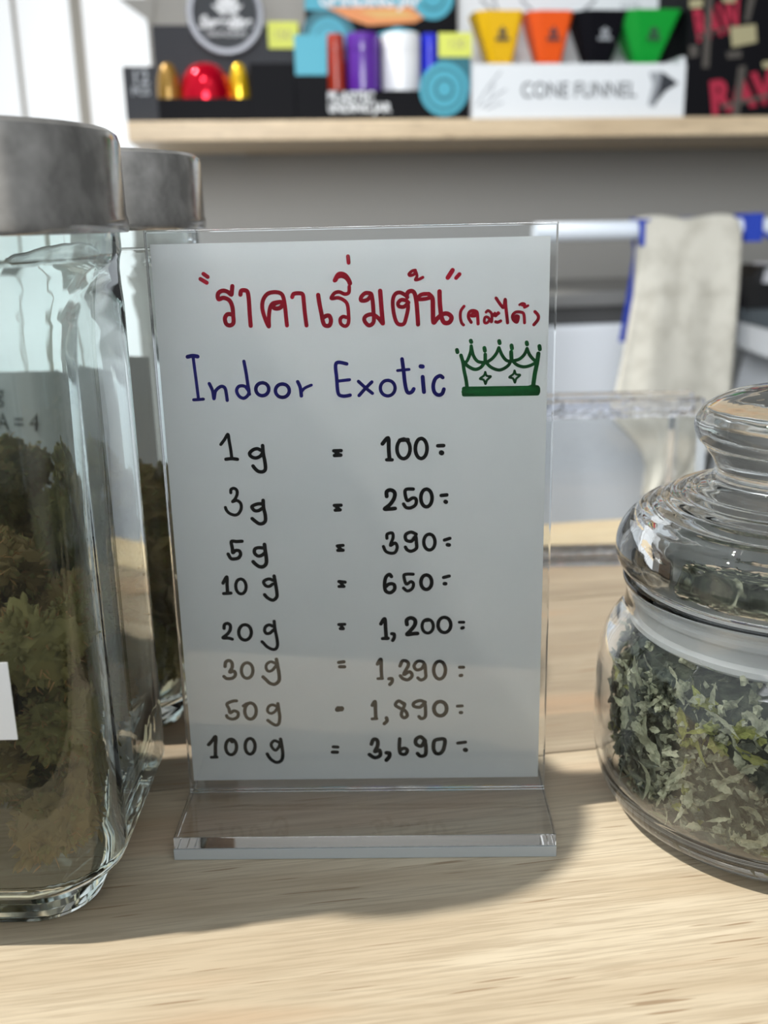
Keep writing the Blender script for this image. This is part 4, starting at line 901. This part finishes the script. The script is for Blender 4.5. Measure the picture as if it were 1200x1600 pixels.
JARS = [(0.1142, 0.0083, 0.0828, 'p_red', 'dark red plastic jar half hidden beside the teal flap'),
        (0.1412, 0.0167, 0.0829, 'p_purple', 'purple plastic jar beside the white one'),
        (0.1797, 0.0192, 0.0830, 'p_white', 'white plastic jar between the purple and blue ones'),
        (0.2090, 0.0082, 0.0831, 'p_blue', 'blue plastic jar beside the yellow sticker')]
for u, r, h_, mt, lbl in JARS:
    o = on_shelf('plastic_jar', lbl, 'jar', u, 0.008 + 0.034, 'plastic jars in the teal display box')
    V, F = lathe([(0, 0.0035), (r * .95, 0.0035), (r, 0.006), (r, h_ * .78), (r * .995, h_ * .785)], 48); obj('body', V, F, M[mt], o, True)
    V, F = lathe([(r * .995, h_ * .787), (r * 1.0, h_ * .792), (r, h_ - 0.003), (r * .93, h_ - 0.0004), (0, h_)], 48); obj('cap', V, F, M[mt], o, True)

# white box of funnels
d3 = on_shelf('display_box', 'white display box of coloured cone funnels', 'display box', 0.3503, 0.008)
boxo('front_panel', (-0.1060, 0.1158, 0.0, 0.003, 0.0005, 0.0510), M['card_white'], d3)
boxo('side_panel', (0.1110, 0.1158, 0.0031, 0.0799, 0.0005, 0.0575), M['card_white'], d3)
boxo('side_panel', (-0.1060, -0.1040, 0.0031, 0.0799, 0.0005, 0.0510), M['card_white'], d3)
boxo('tray_floor', (-0.1034, 0.1103, 0.0031, 0.0799, 0.0005, 0.003), M['card_white'], d3)
boxo('back_panel', (-0.1019, 0.1218, 0.080, 0.083, 0.0005, 0.1541), M['card_white'], d3)
fp = (0.0043, 0.0268); text('print', 'CONE FUNNEL', 0.0205, M['dark_print'], d3, fp[0], -0.0006, fp[1] - 0.001, width=0.119)
V, F = [], []
for a in ([(-0.1007, 0.0125), (-0.0911, 0.0272), (-0.0770, 0.0435)], [(-0.0962, 0.0107), (-0.0813, 0.0212), (-0.0716, 0.0271)], [(-0.0878, 0.0213), (-0.0833, 0.0330)], [(-0.0910, 0.0094), (-0.0747, 0.0153)]): ribbon(V, F, a, 0.0012, -0.0004)
obj('print', V, F, M['grey_print'], d3)
V = [(x, -0.0005, z) for x, z in ((0.0767, 0.0426), (0.0916, 0.0432), (0.0949, 0.0324), (0.0840, 0.0095), (0.0770, 0.0120), (0.0814, 0.0313))]; obj('print', V, [tuple(range(6))], M['grey_print'], d3)
V = [(x, -0.0008, z) for x, z in ((0.0902, 0.0432), (0.1086, 0.0324), (0.0954, 0.0252), (0.0825, 0.0107), (0.0883, 0.0294))]; obj('print', V, [tuple(range(5))], M['dark_print'], d3)
fp = (0.0851, 0.1167); text('print', 'SIZE', 0.012, M['grey_print'], d3, fp[0], 0.0795, fp[1])
V, F = [], []
for a in ([(-0.0774, 0.1230), (-0.0616, 0.1098)], [(-0.0652, 0.1261), (-0.0595, 0.1110)], [(-0.0342, 0.1233), (-0.0201, 0.1100)], [(0.0459, 0.1239), (0.0288, 0.1090), (0.0220, 0.1021)]): ribbon(V, F, a, 0.0030, 0.0797)
obj('print', V, F, M['grey_print'], d3)
FUN = [(0.2770, 0.2801, 0.0253, 0.0110, 0.0553, 0.1012, 'f_yellow', 'yellow cone funnel, leftmost in the white box'),
       (0.3296, 0.3310, 0.0240, 0.0111, 0.0552, 0.1015, 'f_orange', 'orange cone funnel beside the yellow one'),
       (0.3823, 0.3827, 0.0280, 0.0120, 0.0552, 0.1017, 'f_black', 'black cone funnel between orange and green'),
       (0.4329, 0.4332, 0.0335, 0.0111, 0.0552, 0.1020, 'f_green', 'green cone funnel, rightmost in the white box')]
for (ut, ub, wt, wb, zb_, zt, mt, lbl) in FUN:
    o = on_shelf('cone_funnel', lbl, 'funnel', ut, 0.008 + 0.030, 'cone funnels in the white display box')
    # four-sided flared funnel, hollow, narrow neck down
    def ring(cx, hw, z, q=0.72): return [(cx - hw, -hw * q * .6, z), (cx - hw * .55, -hw * q, z), (cx + hw * .80, -hw * q, z), (cx + hw, -hw * q * .5, z), (cx + hw, hw * q, z), (cx - hw, hw * q, z)]
    dx = ub - ut; zc = 0.0035
    R_ = [ring(dx * 1.15, wb * .8, zc), ring(dx, wb, zb_ - 0.004), ring(0, wt, zt), ring(0, wt - 0.0015, zt), ring(dx, wb - 0.0015, zb_ - 0.004), ring(dx * 1.15, wb * .8 - 0.0015, zc)]
    V, F = loft(R_, False); n = 6; F += [(5 * n + k_, 5 * n + (k_ + 1) % n, (k_ + 1) % n, k_) for k_ in range(n)]
    link('cone', fixn(mesh('cone', V, F, M[mt])), o)
    V, F = [], []; zz = zt * .80; yy = -(wt * .62) * .72 - 0.0042
    for a, l_ in ((90, .0075), (30, .006), (150, .006), (210, .005), (-30, .005)):
        a = math.radians(a); dx_, dz_ = math.cos(a), math.sin(a); i0 = len(V)
        V += [(0.002, yy, zz), (0.002 + dx_ * l_ * .5 - dz_ * .0016, yy, zz + dz_ * l_ * .5 + dx_ * .0016), (0.002 + dx_ * l_, yy, zz + dz_ * l_), (0.002 + dx_ * l_ * .5 + dz_ * .0016, yy, zz + dz_ * l_ * .5 - dx_ * .0016)]; F.append((i0, i0 + 1, i0 + 2, i0 + 3))
    bx(V, F, -0.005, 0.009, yy - 0.0002, yy + 0.0002, zz - 0.0068, zz - 0.0038)
    obj('logo', V, F, M['dark_print'] if mt != 'f_black' else M['grey_print'], o)

# black box with red lettering at the right end
d4 = on_shelf('display_box', 'black printed box with tilted red lettering at the shelf right end', 'display box', 0.5192, 0.008)
boxo('box', (-0.0526, 0.0982, 0.0, 0.10, 0.0005, 0.1439), M['card_black'], d4, 0.001)
fp = (0.0149, 0.0236); text('print', 'RAW', 0.043, M['crimson'], d4, fp[0] + 0.004, -0.0006, fp[1], tilt=math.radians(-10), offset=0.0020, width=0.088)
fp = (-0.0356, 0.0894); text('print', 'RAW', 0.040, M['crimson'], d4, fp[0] + 0.014, -0.0006, fp[1], tilt=math.radians(-14), offset=0.0016, width=0.050)
def patch(pts, mt, y=-0.0010): V = [(x, y, z) for x, z in pts]; obj('print', V, [tuple(range(len(V)))], M[mt], d4)
patch([(-0.0093, 0.0842), (0.0179, 0.0872), (0.0207, 0.0706), (-0.0058, 0.0658)], 'beige_print')
patch([(-0.0544, 0.1091), (-0.0397, 0.1103), (-0.0398, 0.1022), (-0.0533, 0.1015)], 'beige_print')
patch([(-0.0209, 0.1116), (-0.0048, 0.1129), (-0.0057, 0.1071), (-0.0179, 0.1070)], 'beige_print')
patch([(-0.0116, 0.0611), (0.0047, 0.0629), (0.0053, 0.0563), (-0.0098, 0.0551)], 'strap_print')
patch([(-0.0517, 0.0670), (-0.0422, 0.0682), (-0.0415, 0.0575), (-0.0503, 0.0563)], 'strap_print')
patch([(0.0278, 0.0521), (0.0452, 0.0532), (0.0457, 0.0472), (0.0298, 0.0460)], 'beige_print')
patch([(-0.0358, 0.1121), (-0.0298, 0.1121), (-0.0291, 0.0467), (-0.0366, 0.0467)], 'strap_print', -0.0012)
patch([(0.0075, 0.1124), (0.0157, 0.1124), (0.0108, 0.0896), (0.0053, 0.0896)], 'strap_print', -0.0012)
patch([(0.0025, 0.0479), (0.0108, 0.0485), (0.0071, 0.0003), (-0.0006, 0.0003)], 'strap_print', -0.0012)
patch([(-0.0455, 0.0758), (-0.0027, 0.0872), (-0.0026, 0.0860), (-0.0440, 0.0741)], 'strap_print', -0.0011)
patch([(-0.0141, 0.0115), (0.0444, 0.0234), (0.0447, 0.0197), (-0.0117, 0.0078)], 'strap_print', -0.0011)
